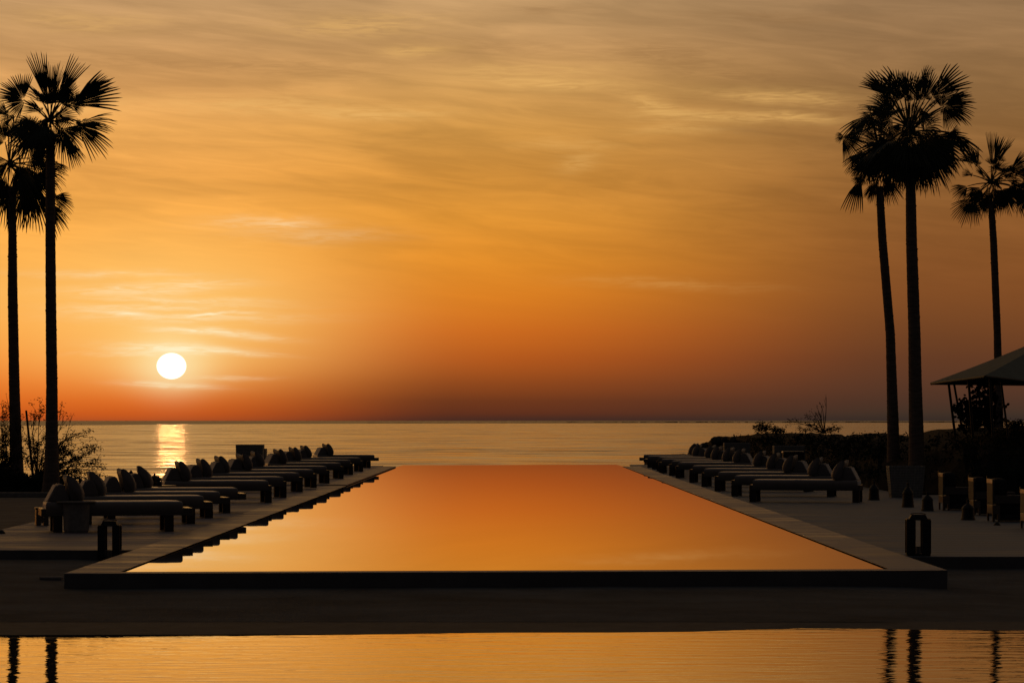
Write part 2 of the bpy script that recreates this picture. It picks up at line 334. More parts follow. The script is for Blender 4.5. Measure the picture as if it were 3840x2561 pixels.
# ------------------------------------------------------------------ mesh helpers
class MB:
    def __init__(s): s.v = []; s.f = []
    def add(s, vs, fs):
        o = len(s.v); s.v += [tuple(v) for v in vs]; s.f += [tuple(i + o for i in f) for f in fs]; return s
    def box(s, x0, x1, y0, y1, z0, z1, mx=None):
        vs = [(x0, y0, z0), (x1, y0, z0), (x1, y1, z0), (x0, y1, z0), (x0, y0, z1), (x1, y0, z1), (x1, y1, z1), (x0, y1, z1)]
        if mx: vs = [mx @ Vector(v) for v in vs]
        return s.add(vs, [(0, 3, 2, 1), (4, 5, 6, 7), (0, 1, 5, 4), (1, 2, 6, 5), (2, 3, 7, 6), (3, 0, 4, 7)])
    def taper(s, cx, cy, z0, z1, a0, b0, a1, b1):     # box with different half sizes below and above
        vs = [(cx - a0, cy - b0, z0), (cx + a0, cy - b0, z0), (cx + a0, cy + b0, z0), (cx - a0, cy + b0, z0),
              (cx - a1, cy - b1, z1), (cx + a1, cy - b1, z1), (cx + a1, cy + b1, z1), (cx - a1, cy + b1, z1)]
        return s.add(vs, [(0, 3, 2, 1), (4, 5, 6, 7), (0, 1, 5, 4), (1, 2, 6, 5), (2, 3, 7, 6), (3, 0, 4, 7)])
    def lathe(s, prof, n=20, cx=0, cy=0):
        vs = []; fs = []
        for r, z in prof:
            for k in range(n):
                a = 2 * math.pi * k / n; vs.append((cx + r * math.cos(a), cy + r * math.sin(a), z))
        for j in range(len(prof) - 1):
            for k in range(n):
                k2 = (k + 1) % n
                fs.append((j * n + k, j * n + k2, (j + 1) * n + k2, (j + 1) * n + k))
        fs.append(tuple(range(n - 1, -1, -1))); m = (len(prof) - 1) * n; fs.append(tuple(m + k for k in range(n)))
        return s.add(vs, fs)
    def tube(s, pts, rad, n=8):
        pts = [Vector(p) for p in pts]; vs = []; fs = []
        if not hasattr(rad, '__len__'): rad = [rad] * len(pts)
        for i, p in enumerate(pts):
            t = (pts[min(i + 1, len(pts) - 1)] - pts[max(i - 1, 0)]).normalized()
            ref = Vector((0, 1, 0)) if abs(t.y) < 0.9 else Vector((1, 0, 0))
            a = t.cross(ref).normalized(); b = t.cross(a).normalized()
            for k in range(n):
                th = 2 * math.pi * k / n
                vs.append(p + (a * math.cos(th) + b * math.sin(th)) * rad[i])
        for i in range(len(pts) - 1):
            for k in range(n):
                k2 = (k + 1) % n
                fs.append((i * n + k, i * n + k2, (i + 1) * n + k2, (i + 1) * n + k))
        fs.append(tuple(range(n))); m = (len(pts) - 1) * n; fs.append(tuple(m + n - 1 - k for k in range(n)))
        return s.add(vs, fs)
    def prism(s, poly, y0, y1):      # outline in x,z extruded in y
        n = len(poly)
        vs = [(x, y0, z) for x, z in poly] + [(x, y1, z) for x, z in poly]
        fs = [tuple(range(n)), tuple(range(2 * n - 1, n - 1, -1))] + [(i, i + n, (i + 1) % n + n, (i + 1) % n) for i in range(n)]
        return s.add(vs, fs)
    def slab(s, poly, z0, z1):       # outline in x,y extruded in z
        n = len(poly)
        vs = [(p[0], p[1], z0) for p in poly] + [(p[0], p[1], z1) for p in poly]
        fs = [tuple(range(n - 1, -1, -1)), tuple(range(n, 2 * n))] + [(i, (i + 1) % n, (i + 1) % n + n, i + n) for i in range(n)]
        return s.add(vs, fs)
    def build(s, name, material, parent=None, smooth=False, bevel=0.0, seg=2, loc=None, fix=True):
        me = bpy.data.meshes.new(name); me.from_pydata(s.v, [], s.f); me.update()
        if fix:
            import bmesh
            bm = bmesh.new(); bm.from_mesh(me); bmesh.ops.recalc_face_normals(bm, faces=bm.faces); bm.to_mesh(me); bm.free()
        me.materials.append(material)
        o = bpy.data.objects.new(name, me); col.objects.link(o)
        if smooth:
            for p in me.polygons: p.use_smooth = True
        if bevel:
            b = o.modifiers.new('bevel', 'BEVEL'); b.width = bevel; b.segments = seg; b.limit_method = 'ANGLE'
        if parent: o.parent = parent
        if loc is not None: o.location = loc
        return o

def tag(o, label, cat, group=None, kind=None):
    if label: o['label'] = label
    if cat: o['category'] = cat
    if group: o['group'] = group
    if kind: o['kind'] = kind
    return o
def empty(name, loc, rz=0.0, sc=1.0):
    o = bpy.data.objects.new(name, None); col.objects.link(o)
    o.location = loc; o.rotation_euler = (0, 0, rz); o.scale = (sc, sc, sc); o.empty_display_size = 0.2
    return o
KIDS = {}
def copy_tree(o, parent=None):
    c = o.copy(); col.objects.link(c)
    if parent: c.parent = parent
    for ch in [k for k in o.children]: copy_tree(ch, c)
    return c

# ------------------------------------------------------------------ setting
SEA = -2.5
# lagoon and open sea, divided by the slanting line of the reef
def seapt(px, dyp): return on(px, VY + dyp, SEA)
edge = [seapt(-6000, 24), seapt(0, 20.5), seapt(700, 13.5), seapt(1500, 10.5), seapt(2400, 9.5), seapt(3840, 7.0), seapt(9000, 6.5)]
near = [(-3000, -60, SEA), (3000, -60, SEA)]
MB().add([near[0]] + [tuple(p) for p in edge] + [near[1]], [tuple(range(len(edge) + 2))]).build('lagoon', M['lagoon'])['kind'] = 'structure'
far = [(-90000, 80000, SEA), (90000, 80000, SEA)]
MB().add([far[0]] + [tuple(p - Vector((0, 6, 0))) for p in edge] + [far[1]], [tuple(range(len(edge) + 2))]).build('sea', M['ocean'], loc=(0, 0, -0.02))['kind'] = 'structure'
# the reef: a low broken ridge just clear of the water
rnd = random.Random(5)
mb = MB()
px = 1380.0
while px < 4600:
    w = rnd.uniform(8, 34)
    dyp = 8.6 - (px - 1400) / 2440 * 2.4 + rnd.uniform(-.1, .1)
    p = seapt(px, dyp); q = seapt(px + w, dyp)
    h = rnd.uniform(0.35, 1.05) * (0.8 if px < 2100 else 1.9) * p.y / 5000
    if 1500 < px < 2900 and rnd.random() < 0.10: px += w * 0.6; continue
    mb.add([(p.x, p.y - 6, SEA - .2), (q.x, q.y - 6, SEA - .2), (q.x, q.y + 6, SEA - .2), (p.x, p.y + 6, SEA - .2),
            (p.x, p.y, SEA + h * rnd.uniform(.6, 1)), (q.x, q.y, SEA + h * rnd.uniform(.6, 1))],
           [(0, 1, 5, 4), (2, 3, 4, 5), (0, 4, 3), (1, 2, 5), (0, 3, 2, 1)])
    px += w * 0.96
mb.build('reef', M['rock'])['kind'] = 'structure'

# pool basin: coping ring with front step, water, front wall
FL, FR = on(241, 2149), on(3552, 2137)           # outer front corners
wl = -0.011
IFL, IFR = on(452, 2142.5), on(3333, 2132)        # inner front corners
IBL, IBR = on(1484, 1751), on(2335, 1748)         # inner far corners
OBL, OBR = Vector((-4.12, IBL.y, 0)), Vector((4.36, IBR.y, 0))
STEP = 65.6
def lerp(a, b, t): return a + (b - a) * t
def at_y(a, b, y): return lerp(a, b, (y - a.y) / (b.y - a.y))
OL1 = at_y(FL, OBL, STEP); IL1 = at_y(IFL, IBL, STEP)
def xy(*p): return [(q.x, q.y) for q in p]
LM = at_y(FL, OBL, 33.0)
MB().slab(xy(FL, IFL, IL1, OL1), -0.6, 0.0).build('coping_near_left', M['coping'])['kind'] = 'structure'
MB().slab(xy(OL1, IL1, IBL, OBL), -0.6, 0.022).build('coping_far_left', M['coping'])['kind'] = 'structure'
MB().slab(xy(FR, OBR, IBR, IFR), -0.6, 0.0).build('coping_right', M['coping'], fix=True)['kind'] = 'structure'
MB().slab(xy(FL, FR, IFR, IFL), -0.6, -0.002).build('coping_front', M['coping'])['kind'] = 'structure'
def grid_water(name, poly, z, m):
    return MB().add([(p[0], p[1], z) for p in poly], [tuple(range(len(poly)))]).build(name, m)
WFL, WFR = on(1510, 1744, wl), on(2311, 1741.5, wl)
w = grid_water('pool_water', [(IFL.x - .02, IFL.y - .02), (IFR.x + .02, IFR.y - .02), (IBR.x + .02, IBR.y), (WFR.x, WFR.y), (WFL.x, WFL.y), (IBL.x - .02, IBL.y)], wl, M['pool_water'])
w['kind'] = 'structure'
MB().slab(xy(IBL, IBR, WFR, WFL), -0.9, wl - 0.004).build('pool_basin', M['wall'])['kind'] = 'structure'

def face_strip(name, a, b, z0, z1, m, out):
    d_ = (b - a); n_ = Vector((d_.y, -d_.x, 0)).normalized() * out
    vs = [(a.x + n_.x, a.y + n_.y, z0), (b.x + n_.x, b.y + n_.y, z0), (b.x + n_.x, b.y + n_.y, z1), (a.x + n_.x, a.y + n_.y, z1)]
    vs += [(a.x, a.y, z0), (b.x, b.y, z0), (b.x, b.y, z1), (a.x, a.y, z1)]
    o_ = MB().add(vs, [(0, 1, 2, 3), (7, 6, 5, 4), (0, 4, 5, 1), (3, 2, 6, 7), (0, 3, 7, 4), (1, 5, 6, 2)]).build(name, m); o_['kind'] = 'structure'
face_strip('coping_front_face', FL, FR, -0.6, -0.004, M['coping_face'], .006)
face_strip('waterline_tiles_left', IFL, IBL, -0.5, -0.003, M['pool_tile'], .005)
face_strip('waterline_tiles_right', IFR, IBR, -0.5, -0.003, M['pool_tile'], -.005)
# decks
RD = -0.08
DL = -7.05
dl_front = (CZ) * F / (2061.5 - VY)
def outer_l(y): return at_y(FL, OBL, y).x
def outer_r(y): return at_y(FR, OBR, y).x
MB().slab([(-14, dl_front), (outer_l(dl_front) - .004, dl_front), (outer_l(STEP) - .004, STEP), (-6.95, STEP), (DL, 43.5), (-7.0, 39.0), (-14, 39.0)], -0.6, -0.001).build('deck_left', M['deck'])['kind'] = 'structure'
MB().slab([(outer_l(STEP) - .004, STEP), (outer_l(94) - .004, 93.6), (-7.3, 93.6), (-7.3, STEP)], -0.6, 0.02).build('deck_far_left', M['deck'])['kind'] = 'structure'
dr_front = (CZ - RD) * F / (2086.5 - VY)
MB().slab([(outer_r(dr_front) + .004, dr_front), (30, dr_front), (30, 60.5), (8.5, 60.5), (8.5, 102), (outer_r(93.5) + .004, 102)], -0.6, RD).build('deck_right', M['patio'])['kind'] = 'structure'

face_strip('deck_left_face', Vector((-14, dl_front, 0)), Vector((outer_l(dl_front) - .004, dl_front, 0)), -0.6, -0.006, M['coping_face'], .006)
face_strip('deck_right_face', Vector((outer_r(dr_front) + .004, dr_front, 0)), Vector((30, dr_front, 0)), -0.6, RD - 0.005, M['coping_face'], .006)

# ground in front of the pool, falling a little to the right
def ground_z(x, y):
    s = min(1, max(0, (x - 3.5) / 1.6)); s = s * s * (3 - 2 * s)
    l = min(1, max(0, (y - 28.2) / 4.5)) * min(1, max(0, (-x - 4.0) / .6))
    return -0.15 + 0.045 * l - 0.07 * s
mb = MB(); nx, ny = 60, 50; X0, X1, Y0, Y1 = -30.0, 30.0, 23.36, 36.0
for j in range(ny + 1):
    for i in range(nx + 1):
        x = X0 + (X1 - X0) * i / nx; y = Y0 + (Y1 - Y0) * j / ny
        mb.v.append((x, y, ground_z(x, y)))
for j in range(ny):
    for i in range(nx):
        a = j * (nx + 1) + i; mb.f.append((a, a + 1, a + nx + 2, a + nx + 1))
mb.build('ground', M['lawn'], smooth=True)['kind'] = 'structure'
# land on the left behind the deck
MB().slab([(-40, 39.0), (-7.0, 39.01), (-7.06, 43.5), (-6.96, 60), (-40, 62)], -2.6, -0.05).build('gravel_ground', M['gravel'])['kind'] = 'structure'
# near pool in the foreground with its kerb
NW = -0.18
kerb_px = [(-300, 2381), (0, 2380), (640, 2378.5), (1300, 2376.5), (1900, 2374.5), (2300, 2374), (2600, 2371), (2800, 2363.5), (3000, 2357.5), (3100, 2356), (3200, 2357), (3400, 2362), (3600, 2365), (3840, 2366), (4200, 2366)]
kn = [on(x, y, NW - .004) for x, y in kerb_px]
kf = [on(x, 2349 - (x / 3840) * 6, -0.148) for x, y in kerb_px]
mb = MB(); n = len(kn)
for a, b in zip(kn, kf):
    mb.v += [(a.x, a.y, NW - .004), (a.x * 23.38 / a.y, 23.38, -0.151), (a.x, a.y, -0.6)]
for i in range(n - 1):
    a = i * 3; b = a + 3
    mb.f += [(a, b, b + 1, a + 1), (a + 2, b + 2, b, a)]
mb.build('pool_kerb', M['wall'])['kind'] = 'structure'
# water with the rounded lip where it runs over its far edge
mb = MB(); rows = []
lipd = [(-16.0, 0.0), (-3.0, 0), (-0.6, 0.0), (-0.45, -0.001), (-0.30, -0.003), (-0.15, -0.0062), (0.0, -0.0104), (.10, -.0136)]
for x, y in kerb_px:
    e = on(x, y + .3, NW); lipk = min(1, max(0, (1700 - x) / 700))
    for dd, dz_ in lipd:
        if dd < -10: mb.v.append((e.x * 6.0 / e.y - (0 if abs(e.x) < 9 else 0), 6.0, NW))
        else: mb.v.append((e.x * (e.y + dd) / e.y, e.y + dd, NW + dz_ * lipk))
k = len(lipd)
for i in range(n - 1):
    for j in range(k - 1):
        a = i * k + j; mb.f.append((a, a + 1, a + k + 1, a + k))
mb.build('foreground_pool_water', M['near_water'], smooth=True, fix=False)['kind'] = 'structure'
MB().box(-4.2, 4.2, 4.0, 6.0, -0.6, -0.05).build('terrace', M['wall'])['kind'] = 'structure'

# ------------------------------------------------------------------ sun loungers
def cushion(mb, x0, x1, y0, y1, z0, z1, r=0.045, nx=18, ny=8, puff=0.012, seed=0):
    """closed rounded pad with a slightly crowned, uneven top"""
    rn = random.Random(seed); pts = []
    def prof(t, L):       # inset rounding near edge
        d = min(t, L - t)
        return 0 if d >= r else r - math.sqrt(max(0, r * r - (r - d) ** 2))
    us = [0, r * .15, r * .45, r] + [r + (x1 - x0 - 2 * r) * i / nx for i in range(1, nx)] + [x1 - x0 - r, x1 - x0 - r * .45, x1 - x0 - r * .15, x1 - x0]
    vs_ = [0, r * .15, r * .45, r] + [r + (y1 - y0 - 2 * r) * i / ny for i in range(1, ny)] + [y1 - y0 - r, y1 - y0 - r * .45, y1 - y0 - r * .15, y1 - y0]
    o = len(mb.v); nu, nv = len(us), len(vs_)
    for u_ in us:
        for v_ in vs_:
            inset = max(prof(u_, x1 - x0), prof(v_, y1 - y0))
            cu = math.sin(math.pi * u_ / (x1 - x0)); cv = math.sin(math.pi * v_ / (y1 - y0))
            mb.v.append((x0 + u_, y0 + v_, z1 - inset + puff * cu ** .5 * cv ** .5 + rn.uniform(-.0015, .0015)))
    for i in range(nu - 1):
        for j in range(nv - 1):
            a = o + i * nv + j; mb.f.append((a, a + nv, a + nv + 1, a + 1))
    ring = [i * nv for i in range(nu)] + [(nu - 1) * nv + j for j in range(1, nv)] + [i * nv + nv - 1 for i in range(nu - 2, -1, -1)] + [j for j in range(nv - 2, 0, -1)]
    b0 = len(mb.v)
    for q in ring: x, y, z = mb.v[o + q]; mb.v.append((x, y, z0))
    m_ = len(ring)
    for q in range(m_):
        a, b = o + ring[q], o + ring[(q + 1) % m_]; mb.f.append((a, b, b0 + (q + 1) % m_, b0 + q))
    mb.f.append(tuple(b0 + q for q in range(m_)))

def pillow_shape(mb, prof_fn, W, ny=12):
    """loft a closed x,z outline across the width; prof_fn(s) with s in -1..1 gives the outline"""
    o = len(mb.v); rings = []
    for j in range(ny + 1):
        s = -1 + 2 * j / ny
        pr = prof_fn(s); rings.append(len(pr))
        for x, z in pr: mb.v.append((x, s * W / 2, z))
    n = rings[0]
    for j in range(ny):
        for i in range(n):
            a = o + j * n + i; b = o + j * n + (i + 1) % n
            mb.f.append((a, b, b + n, a + n))
    mb.f.append(tuple(o + i for i in range(n))); mb.f.append(tuple(o + ny * n + n - 1 - i for i in range(n)))

def make_lounger(inset):
    """local x runs head -> foot, x = 0 is the outer face of the foot legs, y across"""
    W = 0.66
    root = empty('sun_lounger', (0, 0, 0))
    fx1 = 0.26 if inset else 0.0
    fx0 = -1.78 if inset else -2.0
    hx = -1.62 if inset else -1.99
    f = MB()
    f.box(fx0, fx1, -W / 2, -W / 2 + .045, .215, .315); f.box(fx0, fx1, W / 2 - .045, W / 2, .215, .315)
    f.box(fx1 - .085, fx1 - .001, -W / 2 + .046, W / 2 - .046, .216, .314); f.box(fx0 + .001, fx0 + .085, -W / 2 + .046, W / 2 - .046, .216, .314)
    k = fx0 + .15
    while k < fx1 - .12:
        f.box(k, k + .07, -W / 2 + .046, W / 2 - .046, .262, .29); k += .14
    f.build('frame', M['wood'], root, bevel=.004)
    for x in ((-.125, 0.0), (hx, hx + .125)):
        for y in ((-W / 2 + .003, -W / 2 + .103), (W / 2 - .103, W / 2 - .003)):
            MB().box(x[0], x[1], y[0], y[1], 0.0, .2135).build('leg', M['leg_wood'], root, bevel=.005)
    m1 = (fx1 - .14) if inset else -.07
    m0 = m1 - (1.84 if inset else 1.90)
    mb_ = MB(); cushion(mb_, m0, m1, -W / 2 - .008, W / 2 + .008, .245, .405, r=.034, seed=3, puff=.008)
    mt = mb_.build('mattress', M['fabric'], root, smooth=True)
    # wedge backrest: slopes up from the head, steep and bellied towards the foot
    def wedge(s):
        e = abs(s) ** 6
        top = .655 - .012 * (1 - s * s) - .02 * e
        x0 = m0 + .03
        pts = [(x0, .412), (x0 + .008, .44), (x0 + .115, top - .03), (x0 + .14, top), (x0 + .20, top - .003), (x0 + .225, top - .03), (x0 + .25, .56), (x0 + .28, .47), (x0 + .29, .412)]
        return pts
    b_ = MB(); pillow_shape(b_, wedge, W - .05)
    br_ = b_.build('backrest', M['pillow_fabric'], root, smooth=True, bevel=.012)
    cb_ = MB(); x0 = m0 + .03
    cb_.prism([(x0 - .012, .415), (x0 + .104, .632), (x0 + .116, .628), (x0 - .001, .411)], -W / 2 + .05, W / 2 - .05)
    cb_.build('skylit_back', M['skylit_fabric'], br_, bevel=.003)  # thin added panel, paler to imitate sky light on this slope
    # large scatter cushion leaning on the wedge, corners proud of the top edge
    def pil(s):
        a = abs(s)
        sag = .040 * (1 - a ** 2.2)
        thin = 1 - .30 * a ** 4
        x0 = m0 + .255
        zz = 1 - .10 * a ** 4
        back = [(x0 + .05, .414), (x0 + .035, .50), (x0 + .015, .61), (x0 - .012, .70 - sag)]
        top = [(x0 - .012, .752 - sag), (x0 + .018, .765 - sag)]
        fr = [(x0 + .018 + .055 * thin, .752 - sag * .8), (x0 + .018 + .125 * thin, .705 - sag * .5), (x0 + .03 + .175 * thin, .625), (x0 + .04 + .205 * thin, .53), (x0 + .045 + .205 * thin, .46), (x0 + .05 + .17 * thin, .414)]
        return back + top + fr
    p_ = MB(); pillow_shape(p_, pil, W - .03, 16)
    p_.build('pillow', M['pillow_fabric'], root, smooth=True)
    return root

proto = {True: make_lounger(True), False: make_lounger(False)}
used = {True: False, False: False}
ordl = ['nearest', 'second', 'third', 'fourth', 'fifth', 'sixth', 'seventh', 'eighth', 'ninth', 'tenth', 'eleventh', 'twelfth', 'farthest']
def put_lounger(corner, side, ang, inset, label, z, sc=1.0):
    o = copy_tree(proto[inset]) if used[inset] else proto[inset]
    used[inset] = True
    a = R(ang)
    if side < 0: across = Vector((-math.sin(a), math.cos(a), 0)); rz = a
    else: across = Vector((math.sin(a), math.cos(a), 0)); rz = math.pi - a
    c = Vector((corner.x, corner.y, z)) + across * .33 * sc
    o.location = c; o.rotation_euler = (0, 0, rz); o.scale = (sc, sc, sc)
    for ch in o.children:            # cushions never sit quite alike
        nm = ch.name.split('.')[0]
        if nm == 'pillow':
            ch.location = (rnd.uniform(-.02, .035), rnd.uniform(-.03, .03), 0); ch.rotation_euler = (0, 0, R(rnd.uniform(-2.5, 2.5))); ch.scale = (rnd.uniform(.97, 1.03), 1, 1)
        elif nm == 'mattress': ch.location = (rnd.uniform(-.012, .012), rnd.uniform(-.008, .008), 0)
    tag(o, label, 'sun lounger', 'sun loungers in a row left of the pool' if side < 0 else 'sun loungers in a row right of the pool')
    return o
rnd = random.Random(11)
LEFT = [(652, 1991.5, 1), (732, 1962.8, 1), (799, 1941.7, 1), (864, 1922.6, 1), (1019.4, 1884.3, 0), (1075, 1865.2, 0), (1136, 1844, 0), (1188, 1828.8, 0), (1236, 1811.6, 0), (1289, 1794.4, 0), (1324, 1780, 0), (1362, 1767.6, 0), (1390.7, 1753.5, 1)]
llab = ['nearest lounger left of the pool, its head behind the round drum table',
        'second lounger left of the pool, just behind the nearest one',
        'third lounger from the camera left of the pool',
        'fourth lounger left of the pool, last before the gap with the lantern table',
        'fifth lounger left of the pool, just right of the low table with two lanterns',
        'sixth lounger left of the pool, directly behind the first one past the gap',
        'seventh lounger left of the pool, just in front of the tall wicker planter',
        'eighth lounger left of the pool, its pillow overlapping the lower part of the wicker planter',
        'ninth lounger left of the pool, its pillow just right of the wicker planter',
        'tenth lounger left of the pool, fourth from the far end of the row',
        'eleventh lounger left of the pool, third from the far end of the row',
        'twelfth lounger left of the pool, next to the last one at the far end',
        'farthest lounger left of the pool, its foot sticking out against the sea']
for i, (px, py, c) in enumerate(LEFT):
    z = 0.02 if i > 6 else 0.0
    put_lounger(on(px, py, z), -1, (13 if i < 5 else 17) + rnd.uniform(-1.5, 1.5), bool(c), llab[i], z)
RIGHT = [(2809.6, 1882, 0), (2742, 1860.4, 0), (2679, 1842, 0), (2630, 1824.6, 0), (2584.6, 1809, 0), (2532.7, 1792.5, 0), (2509, 1783.5, 0), (2470, 1774.5, 0), (2462, 1765.5, 0), (2445, 1759.5, 1), (2427.6, 1752.7, 1)]
rlab = ['nearest lounger right of the pool, closest to the flared lanterns on the patio',
        'second lounger right of the pool, right behind the nearest one of its row',
        'third lounger from the camera right of the pool, below the dark box',
        'fourth lounger from the camera right of the pool, left of the dark box',
        'fifth lounger right of the pool, its pillow just right of the farther wicker planter',
        'sixth lounger right of the pool, its pillow overlapping the farther wicker planter',
        'seventh lounger right of the pool, its pillow just left of the farther wicker planter',
        'eighth lounger right of the pool, fourth from the far end of the row',
        'ninth lounger right of the pool, third from the far end of the row',
        'tenth lounger right of the pool, next to the last one at the far end',
        'farthest lounger right of the pool, its foot sticking out against the sea']
for i, (px, py, c) in enumerate(RIGHT):
    put_lounger(on(px, py, RD), 1, 13 + rnd.uniform(-1.5, 1.5), bool(c), rlab[i], RD, 1.07)

# ------------------------------------------------------------------ tables, lanterns, stools
def drum_table():
    c = on(279, 1997, 0) + Vector((0, .17, 0))
    t = empty('side_table', c); tag(t, 'round pale stone drum table with a thin flat top beside the nearest left lounger', 'side table')
    MB().lathe([(.155, .0), (.168, .03), (.176, .20), (.180, .385), (.172, .395)], 36).build('base', M['cast_stone'], t, smooth=False, bevel=.004)
    MB().lathe([(.235, .3975), (.258, .401), (.262, .410), (.258, .417), (.2, .419)], 40).build('table_top', M['cast_stone'], t)
drum_table()
c = at(613, 1820, 48.6); c.z = 0
t = empty('side_table', c); tag(t, 'low round table with a thin top holding two finial lanterns behind the fourth left lounger', 'side table')
MB().lathe([(.12, .0), (.13, .02), (.05, .06), (.045, .34), (.10, .37)], 24).build('base', M['dark_metal'], t)
MB().lathe([(.20, .372), (.215, .380), (.215, .392), (.205, .397)], 36).build('table_top', M['wood'], t)
TT = .398
def finial_lantern(loc, h, label, group, r=None):
    r = r or h * .33
    t = empty('candle_lantern', loc); tag(t, label, 'lantern', group)
    MB().lathe([(r * .92, 0), (r, h * .04), (r * .92, h * .08)], 8).build('base', M['dark_metal'], t)
    g_ = MB()
    for k in range(8):
        a = math.pi / 4 * k + .2
        g_.tube([(r * .88 * math.cos(a), r * .88 * math.sin(a), h * .07), (r * .9 * math.cos(a), r * .9 * math.sin(a), h * .50)], h * .022, 5)
    g_.build('cage', M['dark_metal'], t)
    MB().lathe([(r * .78, h * .082), (r * .80, h * .49)], 16).build('glass_panel', M['glass'], t, smooth=True)
    MB().lathe([(r * 1.05, h * .50), (r * 1.05, h * .54), (r * .85, h * .66), (r * .45, h * .77), (r * .16, h * .82), (r * .14, h * .86), (r * .26, h * .90), (r * .2, h * .94), (r * .03, h)], 16).build('roof', M['dark_metal'], t, smooth=True)
    return t
finial_lantern((c.x - .155, c.y + .03, TT), .205, 'taller of the two small domed lanterns on the low round table', 'finial lanterns on the low table', .095)
finial_lantern((c.x - .075, c.y - .06, TT), .165, 'shorter of the two small domed lanterns on the low round table', 'finial lanterns on the low table', .065)
p = at(491, 1762, 50.5)
finial_lantern((p.x, p.y, 0), p.z, 'large domed lantern with a finial standing on the deck between left lounger pillows', None, .17)

def bollard_lantern(loc, w, h, label, rz=0.0, post=0.34):
    """square lantern: four broad corner posts, stepped cap, thin base, open between the posts"""
    t = empty('square_lantern', loc, rz); tag(t, label, 'lantern', 'square open lanterns')
    a = w / 2; pw = w * post
    MB().box(-a * .96, a * .96, -a * .96, a * .96, 0, h * .055).build('base', M['dark_metal'], t, bevel=.003)
    for sx in (-1, 1):
        for sy in (-1, 1):
            x0, x1 = sorted((sx * a, sx * (a - pw))); y0, y1 = sorted((sy * a, sy * (a - w * .08)))
            MB().box(x0, x1, y0, y1, h * .0565, h * .85).build('post', M['dark_metal'], t, bevel=.002)
    m_ = MB().box(-a * .97, a * .97, -a * .97, a * .97, h * .852, h * .885)
    m_.taper(0, 0, h * .8865, h * .985, a * .74, a * .74, a * .56, a * .56)
    cap_ = m_.build('cap', M['dark_metal'], t, bevel=.002)
    MB().lathe([(w * .10, h * .056), (w * .10, h * .22)], 14).build('candle', M['cast_stone'], t, smooth=False)
    hb = MB(); pts = [(a * .62 * math.cos(math.pi * k / 10), 0, h * .985 + a * .10 * math.sin(math.pi * k / 10)) for k in range(11)]
    hb.tube(pts, .005, 6); hb.build('handle', M['dark_metal'], cap_)
    return t
p = on(405.5, 2099, -.108)
bollard_lantern((p.x, p.y + .13, -.108), .255, .455, 'square open lantern on the ground between the left deck and the pool coping', R(2))
p = on(3450, 2085, RD)
bollard_lantern((p.x, p.y + .16, RD), .284, .49, 'square open lantern on the right deck beside the front pool corner', R(-4), .37)
p = at(290, 1789, 60.5)
bollard_lantern((p.x, p.y, -.05), .19, p.z + .06, 'small square open lantern behind the second left lounger, under the shrub twigs', R(5))

def stool(loc, w0, w1, h, label, rz):
    t = empty('wooden_stool', loc, rz); tag(t, label, 'stool')
    MB().box(-w1 * 1.02, w1 * 1.02, -w1 * 1.02, w1 * 1.02, h - .03, h).build('seat', M['wood'], t, bevel=.004)
    for sx in (-1, 1):
        MB().taper(0, 0, 0, h - .0315, .035, w0, .03, w1).build('side_panel', M['wood'], t, bevel=.003, loc=(sx * (w1 - .04), 0, 0))
    MB().taper(0, 0, .03, h - .0325, w1 - .08, w0 * .8, w1 - .08, w1 * .8).build('core', M['wood'], t)
p = on(151, 1970, 0)
stool((p.x, p.y + .13, 0), .115, .095, .255, 'small dark wooden stool at the head of the nearest left lounger', R(14))

def flared_lantern(loc, h, r, label):
    t = empty('flared_lantern', loc); tag(t, label, 'lantern', 'flared lanterns standing on the right patio')
    MB().lathe([(r, 0), (r * .99, .015), (r * .90, h * .16), (r * .84, h * .38), (r * .82, h * .52)], 24).build('body', M['dark_metal'], t)
    MB().lathe([(r * .90, h * .522), (r * .86, h * .56), (r * .66, h * .66), (r * .40, h * .74), (r * .16, h * .80), (r * .14, h * .86), (r * .24, h * .90), (r * .18, h * .94), (r * .03, h)], 20).build('dome', M['dark_metal'], t, smooth=True)
    MB().tube([(0, .0, h * .99), (r * .16, 0, h * 1.03), (0, 0, h * 1.07), (-r * .16, 0, h * 1.03), (0, 0, h * .99)], .004, 5).build('ring', M['dark_metal'], t)
for (x0, x1, yb, yt, lab) in [(3258, 3302, 1875.5, 1795, 'flared dark lantern just right of the head of the nearest right lounger'),
                              (3384, 3432, 1902, 1800, 'flared dark lantern in front of the wicker planter under the palms'),
                              (3457, 3506, 1916, 1836, 'flared dark lantern left of the first pale edged armchair'),
                              (3607, 3662, 1950, 1865, 'flared dark lantern between the armchairs on the right patio')]:
    q = on((x0 + x1) / 2, yb, RD); s_ = q.y / F
    flared_lantern((q.x, q.y + (x1 - x0) / 2 * s_, RD), (yb - yt) * s_ / 1.07, (x1 - x0) / 2 * s_, lab)

